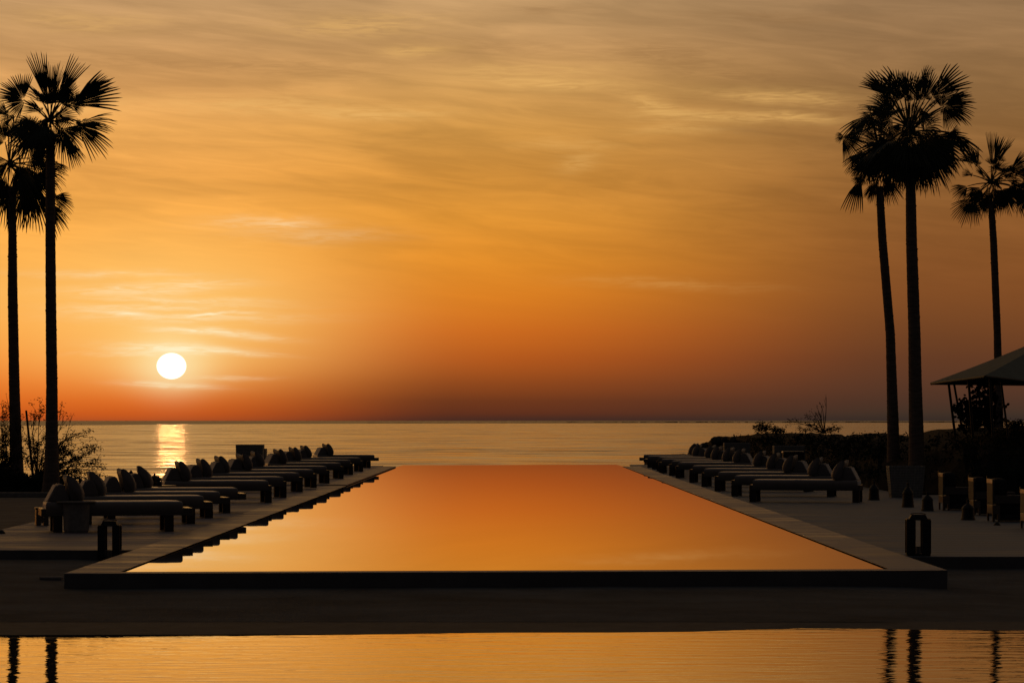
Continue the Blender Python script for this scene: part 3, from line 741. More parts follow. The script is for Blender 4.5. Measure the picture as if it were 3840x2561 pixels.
def planter(x0, x1, ytop, d, zb, label, taper=.86, depth=.5, group=None):
    a = at(x0, ytop, d); b = at(x1, ytop, d); w = (b.x - a.x) / 2; h = a.z - zb
    t = empty('wicker_planter', ((a.x + b.x) / 2, d + depth / 2, zb)); tag(t, label, 'planter', 'tapered wicker planters')
    dp = depth / 2
    mb_ = MB()
    # open topped shell: outer, rim, inner
    o0 = [(-w * taper, -dp * taper), (w * taper, -dp * taper), (w * taper, dp * taper), (-w * taper, dp * taper)]
    o1 = [(-w, -dp), (w, -dp), (w, dp), (-w, dp)]
    i1 = [(x * .93, y * .9) for x, y in o1]
    vs = [(x, y, 0) for x, y in o0] + [(x, y, h) for x, y in o1] + [(x, y, h) for x, y in i1] + [(x * .93, y * .93, h * .86) for x, y in i1]
    fs = [(0, 3, 2, 1), (12, 13, 14, 15)]
    for k_ in range(4):
        n_ = (k_ + 1) % 4
        fs += [(k_, n_, 4 + n_, 4 + k_), (4 + k_, 4 + n_, 8 + n_, 8 + k_), (8 + k_, 8 + n_, 12 + n_, 12 + k_)]
    mb_.add(vs, fs).build('basket', M['wicker'], t, bevel=.01)
    MB().box(-w * .86, w * .86, -dp * .8, dp * .8, h * .861, h * .88).build('soil', M['soil'], t)
    return t
planter(883, 986, 1667, 71, 0.02, 'tall wicker planter standing against the sea behind the left loungers', .90)
planter(950, 996, 1682, 75.6, 0.02, 'lower wicker planter half hidden by the tall one behind the left loungers', .92)
planter(2716, 2814, 1660, 90, RD, 'farther and left one of the two pale wicker planters behind the right loungers', .97)
planter(2903, 3020, 1671, 76, RD, 'pale wicker planter behind the right loungers, with a dark box before it', .97)
planter(3334, 3470, 1747, 58.4, RD, 'broad wicker planter at the foot of the two palms on the right patio', .84)
a = at(2938, 1692, 74.6); b = at(3019, 1692, 74.6)
t = empty('storage_box', ((a.x + b.x) / 2, 74.9, RD)); tag(t, 'dark storage box standing before the right wicker planter', 'box')
w_ = (b.x - a.x) / 2; h_ = a.z - RD
MB().box(-w_ * .97, w_ * .97, -.2, .2, 0, h_ - .05).build('body', M['leg_wood'], t, bevel=.01)
MB().box(-w_, w_, -.22, .22, h_ - .0485, h_).build('lid', M['wood'], t, bevel=.008)

# ------------------------------------------------------------------ armchairs on the right patio
def armchair(x0, x1, ytop, ybase, label, mirror=False, width=.62):
    """pale slatted back seen edge on, dark cushions, open box leg"""
    q = on(x1, ybase, RD); s_ = q.y / F
    h = (ybase - ytop) * s_
    t = empty('armchair', (q.x, q.y, RD), R(-1.5))
    tag(t, label, 'armchair', 'low armchairs on the right patio')
    bw = .06
    MB().box(-.03, 0.0, 0.0, .62, h * .40, h * .885).build('back_panel', M['shaded_wood'], t, bevel=.003)
    MB().box(-.034, .002, -.002, .622, h * .887, h * .985).build('top_rail', M['pale_wood'], t, bevel=.003)
    MB().box(-.034, -.016, .60, .64, h * .9865, h * 1.05).build('back_post', M['dark_metal'], t)
    MB().box(-.03, .09, .004, .60, h * .19, h * .385).build('side_rail', M['pale_wood'], t, bevel=.003)
    for k_ in (0, 1):
        MB().box(.055, .09, .004 + k_ * .56, .044 + k_ * .56, 0, h * .1885).build('leg', M['pale_wood'], t, bevel=.002)
        MB().box(-.03, .0, .004 + k_ * .56, .044 + k_ * .56, 0, h * .1885).build('leg', M['pale_wood'], t, bevel=.002)
        MB().box(.55, .59, .05 + k_ * .5, .09 + k_ * .5, 0, h * .19).build('leg', M['wood'], t, bevel=.002)
    sc_ = MB(); cushion(sc_, .092, .60, .05, .62, h * .20, h * .50, r=.05, nx=6, ny=6)
    sc_.build('seat_cushion', M['dark_fabric'], t, smooth=True)
    bc = MB(); cushion(bc, .003, .2, .045, .63, h * .505, h * .99, r=.05, nx=4, ny=6)
    bc.build('back_cushion', M['dark_fabric'], t, smooth=True)
    MB().box(.094, .64, .06, .60, .02, h * .198).build('skirt', M['dark_fabric'], t, bevel=.01)
    MB().box(.003, .66, .0, .044, h * .42, h * .62).build('armrest', M['wood'], t, bevel=.008)
    return t
armchair(3518, 3542, 1772, 1914, 'armchair with a pale side board right of the lanterns, farthest left of the patio chairs')
armchair(3631, 3657, 1790, 1932, 'armchair with a pale side board and no visible legs behind a flared lantern')
armchair(3703, 3729, 1795, 1957, 'armchair with a pale side board and open box leg, second nearest on the right patio')
armchair(3833, 3858, 1835, 1985, 'armchair cut by the right edge of the photo, nearest of the patio chairs')
def ground_light(loc, r, label):
    t = empty('ground_light', loc); tag(t, label, 'ground light', 'small fittings set on the decks')
    MB().lathe([(r, 0), (r, .012), (r * .75, .03), (r * .3, .05), (.004, .052)], 18).build('housing', M['dark_metal'], t, smooth=True)
    MB().lathe([(r * 1.25, 0), (r * 1.25, .004)], 20).build('rim', M['dark_metal'], t)
q = on(3739, 1969, RD); ground_light((q.x, q.y, RD), .05, 'small dark dome fitting on the right patio in front of an armchair')
q = on(5, 2000, 0); ground_light((q.x, q.y, 0), .05, 'small dark dome fitting on the left deck at the photo edge')
q = on(192, 2176, -.15)
tag(MB().box(-.115, .115, -.06, .06, 0, .028).build('paving_stone', M['cast_stone'], loc=(q.x, q.y, ground_z(q.x, q.y)), bevel=.006), 'small flat pale stone lying on the dark ground left of the pool corner', 'stone')

# ------------------------------------------------------------------ palms
def fan(mb, hub, heading, half, Rr, tilt=0.3, segs=None, side=0.0, droop=0.18, rn=random, up=None, web=0.53):
    """palmate leaf: blades fan out round `heading` (world vector) in the plane spanned with `lat`"""
    h = Vector(heading).normalized()
    ref = Vector((0, 1, 0)) if up is None else Vector(up)
    lat = ref.cross(h)
    if lat.length < .1: lat = Vector((1, 0, 0))
    lat.normalize()
    nrm = h.cross(lat).normalized()
    lat = (lat * math.cos(tilt) + nrm * math.sin(tilt)).normalized(); nrm = h.cross(lat).normalized()
    segs = segs or max(10, int(half * 2 / R(4.6)))
    step = 2 * half / segs
    for i in range(segs):
        th = -half + (i + .5) * step
        ca = abs(th) / math.pi
        L = Rr * (1 - .30 * ca) * rn.uniform(.90, 1.05)
        d = (h * math.cos(th) + lat * math.sin(th)); d = (d + nrm * (.14 * math.sin(3.1 * th + side) + rn.uniform(-.035, .035)) + nrm * (-.30 * ca)).normalized()
        w = (lat * math.cos(th) - h * math.sin(th)).normalized()
        fold = nrm * (.020 * Rr)
        wid = math.tan(step / 2) * 1.08
        def P(r, k, f=0.0):
            sag = Vector((0, 0, -1)) * (droop * Rr * (max(0, r / Rr - .35)) ** 2 * 1.6 * rr_)
            return hub + d * r + w * k + sag + fold * f
        rr_ = rn.uniform(.6, 1.5)
        r1, r2, r3 = L * web, L * (web + .22), L * (web + .38)
        o = len(mb.v)
        w1, w2, w3 = r1 * wid, r1 * wid * .74, r1 * wid * .46
        mb.v += [tuple(P(L * .04, 0)), tuple(P(r1, -w1)), tuple(P(r1, w1)), tuple(P(r1, 0, .6)), tuple(P(r2, -w2)), tuple(P(r2, w2)), tuple(P(r3, -w3)), tuple(P(r3, w3)), tuple(P(L, 0))]
        mb.f += [(o, o + 1, o + 3), (o, o + 3, o + 2), (o + 1, o + 4, o + 5, o + 3), (o + 3, o + 5, o + 2), (o + 4, o + 6, o + 7, o + 5), (o + 6, o + 8, o + 7)]

def stalk(mb, a, b, r0, r1, bow=0.08):
    a = Vector(a); b = Vector(b); L = (b - a).length; pts = []
    for k in range(6):
        t_ = k / 5; p_ = a.lerp(b, t_); p_.z += bow * L * math.sin(math.pi * t_) * .6; pts.append(p_)
    mb.tube(pts, [r0 + (r1 - r0) * k / 5 for k in range(6)], 5)

def palm(name, trunk_px, d, heart_px, fans, label, filler=10, seed=1, base_z=-.1, frad=150, droopers=6, skirt=8, top_rad=None):
    """trunk_px: (y, xl, xr) list from top to bottom in photo pixels; fans: (hubx, huby, angle deg, half deg, radius px, tilt, dy)"""
    rn = random.Random(seed); s_ = d / F
    pts = []; rad = []
    tp = sorted(trunk_px)
    yb = VY + (CZ - base_z) / s_
    samples = []
    y = tp[0][0]
    while y < yb:
        for (ya, la, ra), (yb_, lb, rb) in zip(tp, tp[1:] + [(yb + 5, tp[-1][1], tp[-1][2])]):
            if ya <= y <= yb_:
                t_ = (y - ya) / max(1e-6, yb_ - ya); samples.append((y, la + (lb - la) * t_, ra + (rb - ra) * t_)); break
        y += 6.5
    samples.append((yb, tp[-1][1], tp[-1][2]))
    root = empty('palm_tree', at((tp[-1][1] + tp[-1][2]) / 2, yb, d)); tag(root, label, 'palm tree', 'tall fan palms')
    mb = MB()
    org = root.location.copy()
    for k, (y, l, r) in enumerate(samples):
        pts.append(at((l + r) / 2, y, d) - org); rad.append((r - l) / 2 * s_ * (1.0 + rn.uniform(-.022, .022)))
    mb.tube(pts, rad, 16)
    # broken leaf bases on the bark
    for k in range(150):
        i = rn.randrange(0, len(pts) - 1); a_ = rn.uniform(0, 2 * math.pi); rr_ = rad[i]
        p_ = pts[i]; o_ = Vector((math.cos(a_), math.sin(a_), 0)); sd_ = Vector((-math.sin(a_), math.cos(a_), 0)) * .016
        q_ = p_ + o_ * rr_ * .97
        e = rr_ * rn.uniform(.04, .16) * (1.6 if i < len(pts) * .25 else .8)
        o = len(mb.v)
        mb.v += [tuple(q_ - sd_), tuple(q_ + sd_), tuple(q_ + o_ * e + Vector((0, 0, .025))), tuple(q_ + Vector((0, 0, .05)) - o_ * .01)]
        mb.f += [(o, o + 1, o + 2), (o + 1, o + 3, o + 2), (o, o + 2, o + 3)]
    mb.build('trunk', M['palm_bark'], root, smooth=False)
    heart = at(heart_px[0], heart_px[1], d) - org
    cb = MB(); st = MB()
    for (hx, hy, ang, half, rp, tilt, dd) in fans:
        hub = at(hx, hy, d + dd) - org
        head = Vector((math.cos(R(ang)), rn.uniform(-.15, .15), math.sin(R(ang))))
        fan(cb, hub, head, R(half), rp * s_, tilt=tilt, rn=rn, side=rn.uniform(0, 6), droop=.10 if math.sin(R(ang)) > .3 else .22)
        if half < 45:
            fan(cb, hub, head, R(min(100, half + 48)), rp * s_ * .30, tilt=tilt + .2, rn=rn, side=rn.uniform(0, 6), droop=.2)
        stalk(st, heart + Vector((rn.uniform(-.03, .03), rn.uniform(-.05, .05), -.08)), hub, .02, .012)
    fr = frad * s_
    for k in range(filler):           # leaves behind and in front of those that make the outline
        a_ = rn.uniform(0, 2 * math.pi); e_ = R(rn.uniform(-25, 40))
        v_ = Vector((math.cos(a_) * math.cos(e_) * .55, math.sin(a_) * math.cos(e_), math.sin(e_))).normalized()
        hub = heart + v_ * fr * rn.uniform(.45, .75)
        fan(cb, hub, v_, R(rn.uniform(60, 95)), fr * rn.uniform(.6, .85), tilt=rn.uniform(.2, 1.3), rn=rn, droop=.3, side=rn.uniform(0, 6))
        stalk(st, heart, hub, .018, .011)
    for k in range(droopers):
        a_ = rn.uniform(0, 2 * math.pi)
        v_ = Vector((math.cos(a_) * .8, math.sin(a_) * .8, -.35 - rn.random() * .5)).normalized()
        hub = heart + v_ * fr * rn.uniform(.35, .6)
        fan(cb, hub, (v_ + Vector((0, 0, -.5))).normalized(), R(rn.uniform(45, 75)), fr * rn.uniform(.6, .9), tilt=rn.uniform(-.6, .6), rn=rn, droop=.3)
        stalk(st, heart, hub, .018, .011)
    cb.build('crown', M['palm_leaf'], root, fix=False)
    st.build('leaf_stalks', M['palm_leaf'], root)
    if skirt:
        sb = MB(); tr = top_rad or rad[0]
        for k in range(skirt):
            a_ = 2 * math.pi * k / skirt + rn.uniform(-.3, .3)
            v_ = Vector((math.cos(a_), math.sin(a_), 0)); z_ = rn.uniform(.0, .9) * fr * .7
            hub = pts[0] + v_ * tr * 1.2 + Vector((0, 0, z_ + .05))
            fan(sb, hub, (v_ * .45 + Vector((0, 0, -1))), R(rn.uniform(22, 40)), fr * rn.uniform(.45, .7), tilt=rn.uniform(-.5, .5), rn=rn, droop=.1, up=(v_.y, -v_.x, .1))
        sb.build('dead_leaf_skirt', M['dead_leaf'], root, fix=False)
    return root

def z5(x, y): return x / 2.09, 150 + y / 2.09
def z6(x, y): return 3100 + x / 2.178, 180 + y / 2.178
def cf(conv, k, lst):
    return [(*conv(x, y), a, h, r / k, t_, dd) for (x, y, a, h, r, t_, dd) in lst]
# big palm at the left
palm('palm', [(505, 172, 206), (900, 170, 208), (1200, 171, 212), (1450, 173, 216), (1640, 170, 218), (1740, 166, 221), (1800, 161, 224), (1850, 154, 228)], 60,
     z5(390, 610), cf(z5, 2.09, [
        (372, 500, 102, 13, 445, .12, .05), (400, 500, 88, 12, 370, .3, .1), (415, 485, 80, 10, 330, .3, -.1), (440, 490, 63, 13, 440, .12, .0), (480, 470, 52, 12, 200, .3, .1),
        (185, 470, 130, 62, 250, .25, -.1), (195, 480, 205, 50, 200, .3, .1),
        (560, 510, 25, 30, 410, .35, .1), (600, 480, 38, 20, 330, .5, -.2), (480, 500, 55, 40, 210, .6, .2),
        (590, 665, -28, 38, 330, .3, -.1), (640, 640, 2, 22, 280, .9, .1),
        (505, 770, -58, 26, 235, .2, .0), (430, 960, -42, 30, 130, .4, .1),
        (300, 640, 215, 50, 230, .4, .2), (290, 700, 250, 36, 260, .3, -.2), (470, 690, -80, 40, 200, .5, .2), (330, 560, 160, 36, 180, .6, .25),
        (455, 600, 20, 55, 170, .9, -.3), (350, 860, 235, 34, 190, .4, .1)]),
     'tallest palm at the left, its straight trunk right of the other left palm', filler=4, seed=4, frad=150, droopers=4, skirt=6)
# palm at the left edge
palm('palm', [(700, 28, 60), (860, 31, 62), (1100, 29, 66), (1450, 33, 74), (1650, 36, 82), (1780, 38, 90), (1850, 36, 94)], 63,
     z5(75, 960), cf(z5, 2.09, [
        (60, 580, 150, 40, 140, .3, 0), (110, 600, 200, 36, 150, .5, .1), (120, 780, 80, 80, 190, .4, -.1), (40, 800, 150, 70, 220, .4, .2),
        (230, 870, -20, 60, 230, .3, 0), (300, 960, -30, 40, 170, .4, .1), (60, 950, 210, 50, 250, .4, -.2), (260, 1180, -68, 44, 330, .25, 0),
        (190, 1150, -88, 36, 350, .3, .2), (300, 1060, 10, 34, 180, .5, -.1), (420, 1230, -22, 44, 190, .3, .1), (60, 1160, -108, 36, 300, .4, 0),
        (330, 1250, -52, 32, 300, .35, -.1), (20, 1100, 235, 44, 300, .4, .1), (130, 1000, -60, 60, 250, .5, .2), (200, 700, 45, 50, 150, .5, .1)]),
     'lower palm cut by the left edge of the photo, with a shaggy double crown', filler=7, seed=8, frad=165, droopers=5, skirt=6)
# thinner leaning palm, right group
palm('palm', [(700, 3284, 3312), (900, 3293, 3325), (1250, 3321, 3356), (1440, 3325, 3364), (1625, 3327, 3372), (1760, 3325, 3378)], 66,
     z6(425, 800), cf(z6, 2.178, [
        (350, 545, 222, 26, 290, .3, 0), (355, 520, 100, 34, 60, .3, 0), (370, 560, -95, 50, 150, .4, .1), (130, 730, -30, 60, 210, .3, 0), (140, 720, 190, 50, 80, .3, .1),
        (440, 700, 95, 15, 210, .3, 0), (300, 850, 230, 36, 210, .4, .1), (380, 880, -110, 40, 230, .4, -.1), (280, 1060, -108, 24, 270, .25, 0), (300, 1050, 190, 40, 110, .5, .1),
        (480, 1060, -62, 34, 220, .3, 0), (520, 640, -40, 60, 150, .5, .2), (400, 760, 150, 60, 160, .6, -.2), (470, 900, -50, 40, 200, .5, .1)]),
     'thinner leaning palm, left one of the pair at the right', filler=5, seed=12, base_z=-.05, frad=135, droopers=4, skirt=7)
# big palm, right group
palm('palm', [(640, 3396, 3432), (900, 3397, 3439), (1250, 3406, 3452), (1440, 3407, 3457), (1625, 3408, 3464), (1760, 3406, 3468)], 62.5,
     z6(678, 660), cf(z6, 2.178, [
        (520, 400, 138, 22, 300, .2, 0), (560, 420, 100, 34, 230, .6, .1), (640, 420, 92, 24, 260, .7, -.1), (770, 300, 66, 16, 190, .3, .1), (720, 420, 76, 24, 230, .6, 0),
        (600, 430, 118, 26, 300, .3, .15), (680, 440, 98, 26, 270, .3, -.15), (800, 420, 70, 28, 290, .3, .15), (760, 430, 100, 40, 240, .4, .2), (460, 330, 150, 20, 190, .3, .1), (640, 400, 140, 24, 330, .3, -.05),
        (860, 400, 42, 26, 380, .25, 0), (560, 430, 160, 40, 200, .5, .2), (960, 480, 8, 46, 270, .25, -.1), (950, 500, -50, 40, 190, .4, .1), (930, 420, 30, 40, 200, .6, .1),
        (1000, 690, -38, 18, 330, .2, 0), (1010, 700, 30, 26, 110, .5, 0), (860, 720, -30, 44, 340, .35, .1), (800, 760, -62, 40, 330, .3, -.1), (700, 800, -85, 44, 330, .4, 0),
        (560, 780, -110, 40, 300, .4, .2), (480, 420, -80, 40, 160, .5, .1), (760, 500, -60, 40, 170, .6, .2), (620, 900, -70, 40, 280, .4, -.2), (740, 960, -50, 30, 220, .4, .1),
        (980, 850, -62, 22, 180, .3, .1), (660, 330, 120, 30, 170, .8, .3)]),
     'thick trunked palm with the biggest crown, right one of the pair at the right', filler=13, seed=23, base_z=-.05, frad=190, droopers=12, skirt=10)
# palm at the right edge
palm('palm', [(755, 3704, 3728), (900, 3712, 3739), (1250, 3726, 3754), (1440, 3728, 3760), (1625, 3727, 3763), (1700, 3726, 3765)], 75.5,
     z6(1348, 1080), cf(z6, 2.178, [
        (1345, 960, 90, 10, 300, .2, 0), (1365, 960, 70, 26, 270, .4, .1), (1410, 930, 66, 9, 240, .2, 0), (1240, 960, 120, 40, 190, .4, 0), (1200, 940, 150, 26, 150, .4, .1),
        (1500, 1000, 35, 32, 210, .3, 0), (1540, 1020, 0, 40, 180, .5, .1), (1190, 1040, 160, 34, 100, .4, .1), (1150, 1130, 215, 46, 150, .3, 0), (1200, 1230, 240, 52, 230, .25, 0),
        (1320, 1200, -100, 40, 190, .4, .1), (1500, 1120, -30, 40, 250, .3, 0), (1560, 1150, -60, 34, 220, .3, .1), (1430, 1160, -80, 50, 160, .4, -.1), (1290, 1060, 130, 30, 120, .6, .1),
        (1600, 1090, -20, 40, 200, .4, .1)]),
     'slender palm farthest right, rising behind the canopy roof', filler=5, seed=31, base_z=.1, frad=120, droopers=5, skirt=6)

# ------------------------------------------------------------------ rocky bank on the right
crest = [(2425, 1714, 170), (2480, 1706, 165), (2530, 1701, 158), (2575, 1701, 150), (2608, 1676, 128), (2640, 1662, 120), (2652, 1650, 116), (2690, 1641, 112), (2734, 1634, 107), (2778, 1636, 102), (2822, 1628, 98),
         (2880, 1621, 95), (2977, 1621, 90), (3050, 1623, 87), (3116, 1628, 84), (3177, 1634, 82), (3238, 1626, 80), (3300, 1624, 78), (3387, 1630, 76), (3405, 1637, 75), (3469, 1619, 73), (3575, 1607, 70), (3762, 1602, 68), (3840, 1597, 67), (4300, 1590, 66)]
cr = [at(*c) for c in crest]
for i_, c_ in enumerate(cr):
    if c_.x < 8.8 and c_.y < 120: c_.x = max(c_.x, 8.3)
rnd = random.Random(77)
def foot(c_, i_):
    if c_.x > 10.6: return Vector((c_.x * .90 + .3, 60.6, -.1))
    return Vector((8.52, max(60.7, c_.y - 10.0 + (i_ % 2) * .3), -.12)) if c_.y < 118 else Vector((c_.x - .3, c_.y - 1.6, -1.2))
secs = []
N = 96
for k in range(N):
    t_ = k / (N - 1) * (len(cr) - 1); i_ = min(int(t_), len(cr) - 2); fr_ = t_ - i_
    c_ = cr[i_].lerp(cr[i_ + 1], fr_); f_ = foot(cr[i_], i_).lerp(foot(cr[i_ + 1], i_ + 1), fr_)
    sec = []
    for j, (a_, hz) in enumerate([(0, 0), (.03, .30), (.10, .58), (.22, .74), (.40, .82), (.6, .88), (.8, .95), (1.0, 1.0)]):
        p_ = f_.lerp(c_, a_); p_.z = f_.z + (c_.z - f_.z) * hz
        if 0 < j < 7: p_ += Vector((rnd.uniform(-.10, .10), rnd.uniform(-.10, .10), rnd.uniform(-.10, .06)))
        if j == 7: p_.z += rnd.uniform(-.035, .035)
        sec.append(p_)
    b1 = c_ + Vector((.6, 2.0, 0)); b1.z = c_.z - .25; b2 = c_ + Vector((2.5, 7.0, 0)); b2.z = SEA - .2
    sec += [b1, b2]; secs.append(sec)
mb = MB(); m_ = len(secs[0])
for s_ in secs: mb.v += [tuple(p_) for p_ in s_]
for k in range(N - 1):
    for j in range(m_ - 1):
        a_ = k * m_ + j; mb.f.append((a_, a_ + 1, a_ + m_ + 1, a_ + m_))
bank_o = mb.build('rocky_bank', M['soil']); bank_o['kind'] = 'structure'

def rock_mesh(mb, c_, r, rn, flat=.7):
    """lumpy boulder from a subdivided octahedron"""
    import itertools
    vs = []; fs = []; nu, nv = 9, 6
    k1 = [rn.uniform(-.25, .25) for _ in range(6)]
    for j in range(nv + 1):
        ph = math.pi * j / nv - math.pi / 2
        for i in range(nu):
            th = 2 * math.pi * i / nu
            rr_ = r * (1 + k1[0] * math.sin(th + 1) * math.cos(ph) + k1[1] * math.cos(2 * th) * math.cos(ph) + k1[2] * math.sin(2 * ph) + rn.uniform(-.07, .07))
            vs.append((c_.x + rr_ * math.cos(ph) * math.cos(th), c_.y + rr_ * math.cos(ph) * math.sin(th), c_.z + rr_ * flat * math.sin(ph)))
    for j in range(nv):
        for i in range(nu):
            a_ = j * nu + i; b_ = j * nu + (i + 1) % nu
            fs.append((a_, b_, b_ + nu, a_ + nu))
    mb.add(vs, fs)
boulders = [(2692, 1655, 111, 27, 'biggest boulder, rounded, on the left shoulder of the dark bank'), (2640, 1672, 118, 17, 'boulder just left of the biggest one on the bank shoulder'),
            (2614, 1682, 124, 13, 'small boulder above the farthest right lounger pillows'), (2722, 1648, 108, 17, 'boulder tucked right of the biggest one on the bank'),
            (2760, 1650, 104, 20, 'flat boulder on the crest right of the bank shoulder'), (2526, 1708, 157, 9, 'pointed shore rock above the farthest right lounger mattress'),
            (2494, 1711, 160, 6, 'lowest shore rock nearest the pool at the water'), (2560, 1708, 152, 8, 'shore rock just left of the farthest right lounger pillow'),
            (3265, 1637, 78, 19, 'boulder on the bank crest left of the leaning palm trunk'), (3180, 1645, 81, 20, 'boulder on the bank crest below the gap left of the palm pair'),
            (3388, 1642, 75, 14, 'boulder on the crest between the two palm trunks'), (3500, 1630, 72, 20, 'boulder on the crest right of the thick palm trunk')]
for (bx, by, bd, br, lab) in boulders:
    c_ = at(bx, by, bd); mb = MB(); rock_mesh(mb, Vector((0, 0, 0)), br * bd / F, rnd)
    tag(mb.build('boulder', M['rock'], loc=c_), lab, 'boulder', 'boulders along the bank')

# creeping plants covering the bank and the bed at its foot
def leaf_quads(mb, c_, n, spread, size, rn, flat=.6, face=None):
    for _ in range(n):
        p_ = c_ + Vector((rn.gauss(0, spread), rn.gauss(0, spread), rn.gauss(0, spread * flat)))
        a_ = Vector((rn.uniform(-1, 1), rn.uniform(-1, 1), rn.uniform(-1, 1))).normalized()
        b_ = a_.cross(Vector((rn.uniform(-1, 1), rn.uniform(-1, 1), rn.uniform(-1, 1)))).normalized()
        s__ = size * rn.uniform(.5, 1.3)
        o = len(mb.v)
        mb.v += [tuple(p_ - a_ * s__), tuple(p_ + b_ * s__ * .35), tuple(p_ + a_ * s__), tuple(p_ - b_ * s__ * .35)]
        mb.f.append((o, o + 1, o + 2, o + 3))
mb = MB()
for k in range(1300):
    i_ = rnd.randrange(22, N - 1); j = rnd.choice([1, 1, 2, 2, 3, 3, 4, 5])
    p_ = secs[i_][j].lerp(secs[i_ + 1][j], rnd.random())
    leaf_quads(mb, p_ + Vector((0, 0, .0 if j == 7 else .05)), 9, .10 if j < 7 else .07, .055, rnd, .5 if j == 7 else .8)
tag(mb.build('creeping_plants', M['leaf'], fix=False), None, None, None, 'stuff')

# hedge bed on the left: planter wall with dense low hedge
MB().slab([(-40, 61.0), (-8.72, 61.0), (-8.72, 63.5), (-40, 63.5)], -2.6, .02).build('planting_bed', M['soil'])['kind'] = 'structure'
def hedge(name, x0, x1, y0, y1, z0, ztop, label, n, rn, size=.06):
    root = empty(name, ((x0 + x1) / 2, (y0 + y1) / 2, z0)); tag(root, label, 'hedge')
    ox, oy = root.location.x, root.location.y
    mb_ = MB()
    for _ in range(n):
        x = rn.uniform(x0, x1); y = y0 + (y1 - y0) * rn.random() ** 1.6
        z = z0 + (ztop(x) - z0) * rn.random() ** .55
        leaf_quads(mb_, Vector((x - ox, y - oy, z - z0)), 7, .05, size, rn, .8)
    mb_.build('foliage', M['leaf'], root, fix=False)
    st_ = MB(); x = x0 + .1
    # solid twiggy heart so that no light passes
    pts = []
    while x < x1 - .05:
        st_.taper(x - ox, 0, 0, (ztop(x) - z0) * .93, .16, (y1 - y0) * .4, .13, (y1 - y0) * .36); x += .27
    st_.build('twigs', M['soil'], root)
rn_ = random.Random(4)
def lefttop(x):
    pxx = VX + x * F / 61.3
    return CZ - ((1762 + 26 * min(1, max(0, (pxx - 20) / 60)) + 3 * math.sin(pxx * .3) - (14 if pxx < 8 else 0)) - VY) * 61.3 / F
hedge('clipped_hedge', -13.5, -9.62, 61.0, 62.2, -.05, lefttop, 'dense low hedge behind the bases of the two left palms', 900, rn_)
# low stone edging before the hedge
tag(MB().box(-14, -8.2, 57.5, 57.75, -.06, .05).build('stone_edging', M['cast_stone'], bevel=.02), 'low pale stone edging in front of the left hedge', 'edging')

# ------------------------------------------------------------------ shrubs with fine twigs
def shrub(root_pt, tips, label, rn, leaf=.05, leafn=10, tw=.012, cat='shrub', name='shrub', group=None, sub=4, round_leaf=False, depth=.5):
    root = empty(name, root_pt); tag(root, label, cat, group)
    bm_ = MB(); lm = MB()
    def leafclump(p_, n, sp, s__):
        for _ in range(n):
            q_ = p_ + Vector((rn.gauss(0, sp), rn.gauss(0, sp), rn.gauss(0, sp * .8)))
            a_ = Vector((rn.uniform(-1, 1), rn.uniform(-1, 1), rn.uniform(-1.0, .4))).normalized()
            b_ = a_.cross(Vector((rn.uniform(-1, 1), 1, rn.uniform(-1, 1)))).normalized()
            z_ = s__ * rn.uniform(.6, 1.25); o = len(lm.v)
            if round_leaf:
                for k_ in range(7):
                    th = 2 * math.pi * k_ / 7; lm.v.append(tuple(q_ + a_ * z_ * math.cos(th) + b_ * z_ * .9 * math.sin(th)))
                lm.f.append(tuple(o + k_ for k_ in range(7)))
            else:
                lm.v += [tuple(q_), tuple(q_ + a_ * z_ + b_ * z_ * .26), tuple(q_ + a_ * z_ * 2), tuple(q_ + a_ * z_ - b_ * z_ * .26)]
                lm.f.append((o, o + 1, o + 2, o + 3))
    for (tip, dens) in tips:
        a_ = Vector((0, 0, 0)); b_ = tip - Vector(root_pt); L = b_.length
        side = Vector((rn.uniform(-.12, .12), rn.uniform(-.12, .12), rn.uniform(0, .15))) * L
        pts = [a_.lerp(b_, t__) + side * math.sin(math.pi * t__) for t__ in [k / 9 for k in range(10)]]
        bm_.tube(pts, [tw * (1 - .8 * k / 9) for k in range(10)], 5)
        for k_ in range(sub):
            t0 = rn.uniform(.35, .98); i_ = min(8, int(t0 * 9)); s0 = pts[i_]
            d_ = (pts[i_ + 1] - pts[i_]).normalized()
            e_ = s0 + (d_ + Vector((rn.uniform(-.7, .7), rn.uniform(-.7, .7), rn.uniform(-.4, .6)))).normalized() * L * rn.uniform(.08, .24)
            bm_.tube([s0, s0.lerp(e_, .5) + Vector((0, 0, .02)), e_], [tw * .4, tw * .3, tw * .15], 4)
            leafclump(e_, int(leafn * dens), leaf * 1.1, leaf); leafclump(s0.lerp(e_, .55), int(leafn * .4 * dens), leaf * .9, leaf)
        leafclump(b_, int(leafn * dens), leaf * 1.2, leaf)
    bm_.build('branches', M['twig'], root); lm.build('foliage', M['leaf'], root, fix=False)
    return root
rn_ = random.Random(21)
D1 = 61.8
base = at(140, 1800, D1)
tl = []
for (x, y, q) in [(115, 1585, 1), (150, 1500, .8), (130, 1560, 1), (145, 1660, 1.2), (100, 1650, .8), (165, 1640, 1), (240, 1550, 1), (262, 1560, .2), (268, 1558, .1), (290, 1630, 1.2), (325, 1620, 1.3), (300, 1660, 1.3),
                  (255, 1640, 1), (240, 1680, 1.3), (360, 1668, 1.3), (340, 1690, 1), (370, 1712, 1.2), (300, 1715, 1.6), (265, 1700, 1.5), (250, 1735, 1.3), (350, 1735, 1), (385, 1745, .9), (330, 1745, 1), (290, 1760, 1),
                  (310, 1790, 1), (360, 1780, 1.3), (225, 1660, 1), (230, 1720, 1.4), (400, 1785, 1), (345, 1800, .8), (120, 1720, 1.4), (90, 1700, 1), (160, 1700, 1.2)]:
    tl.append((at(x, y, D1 + rn_.uniform(-.7, .7)), q))
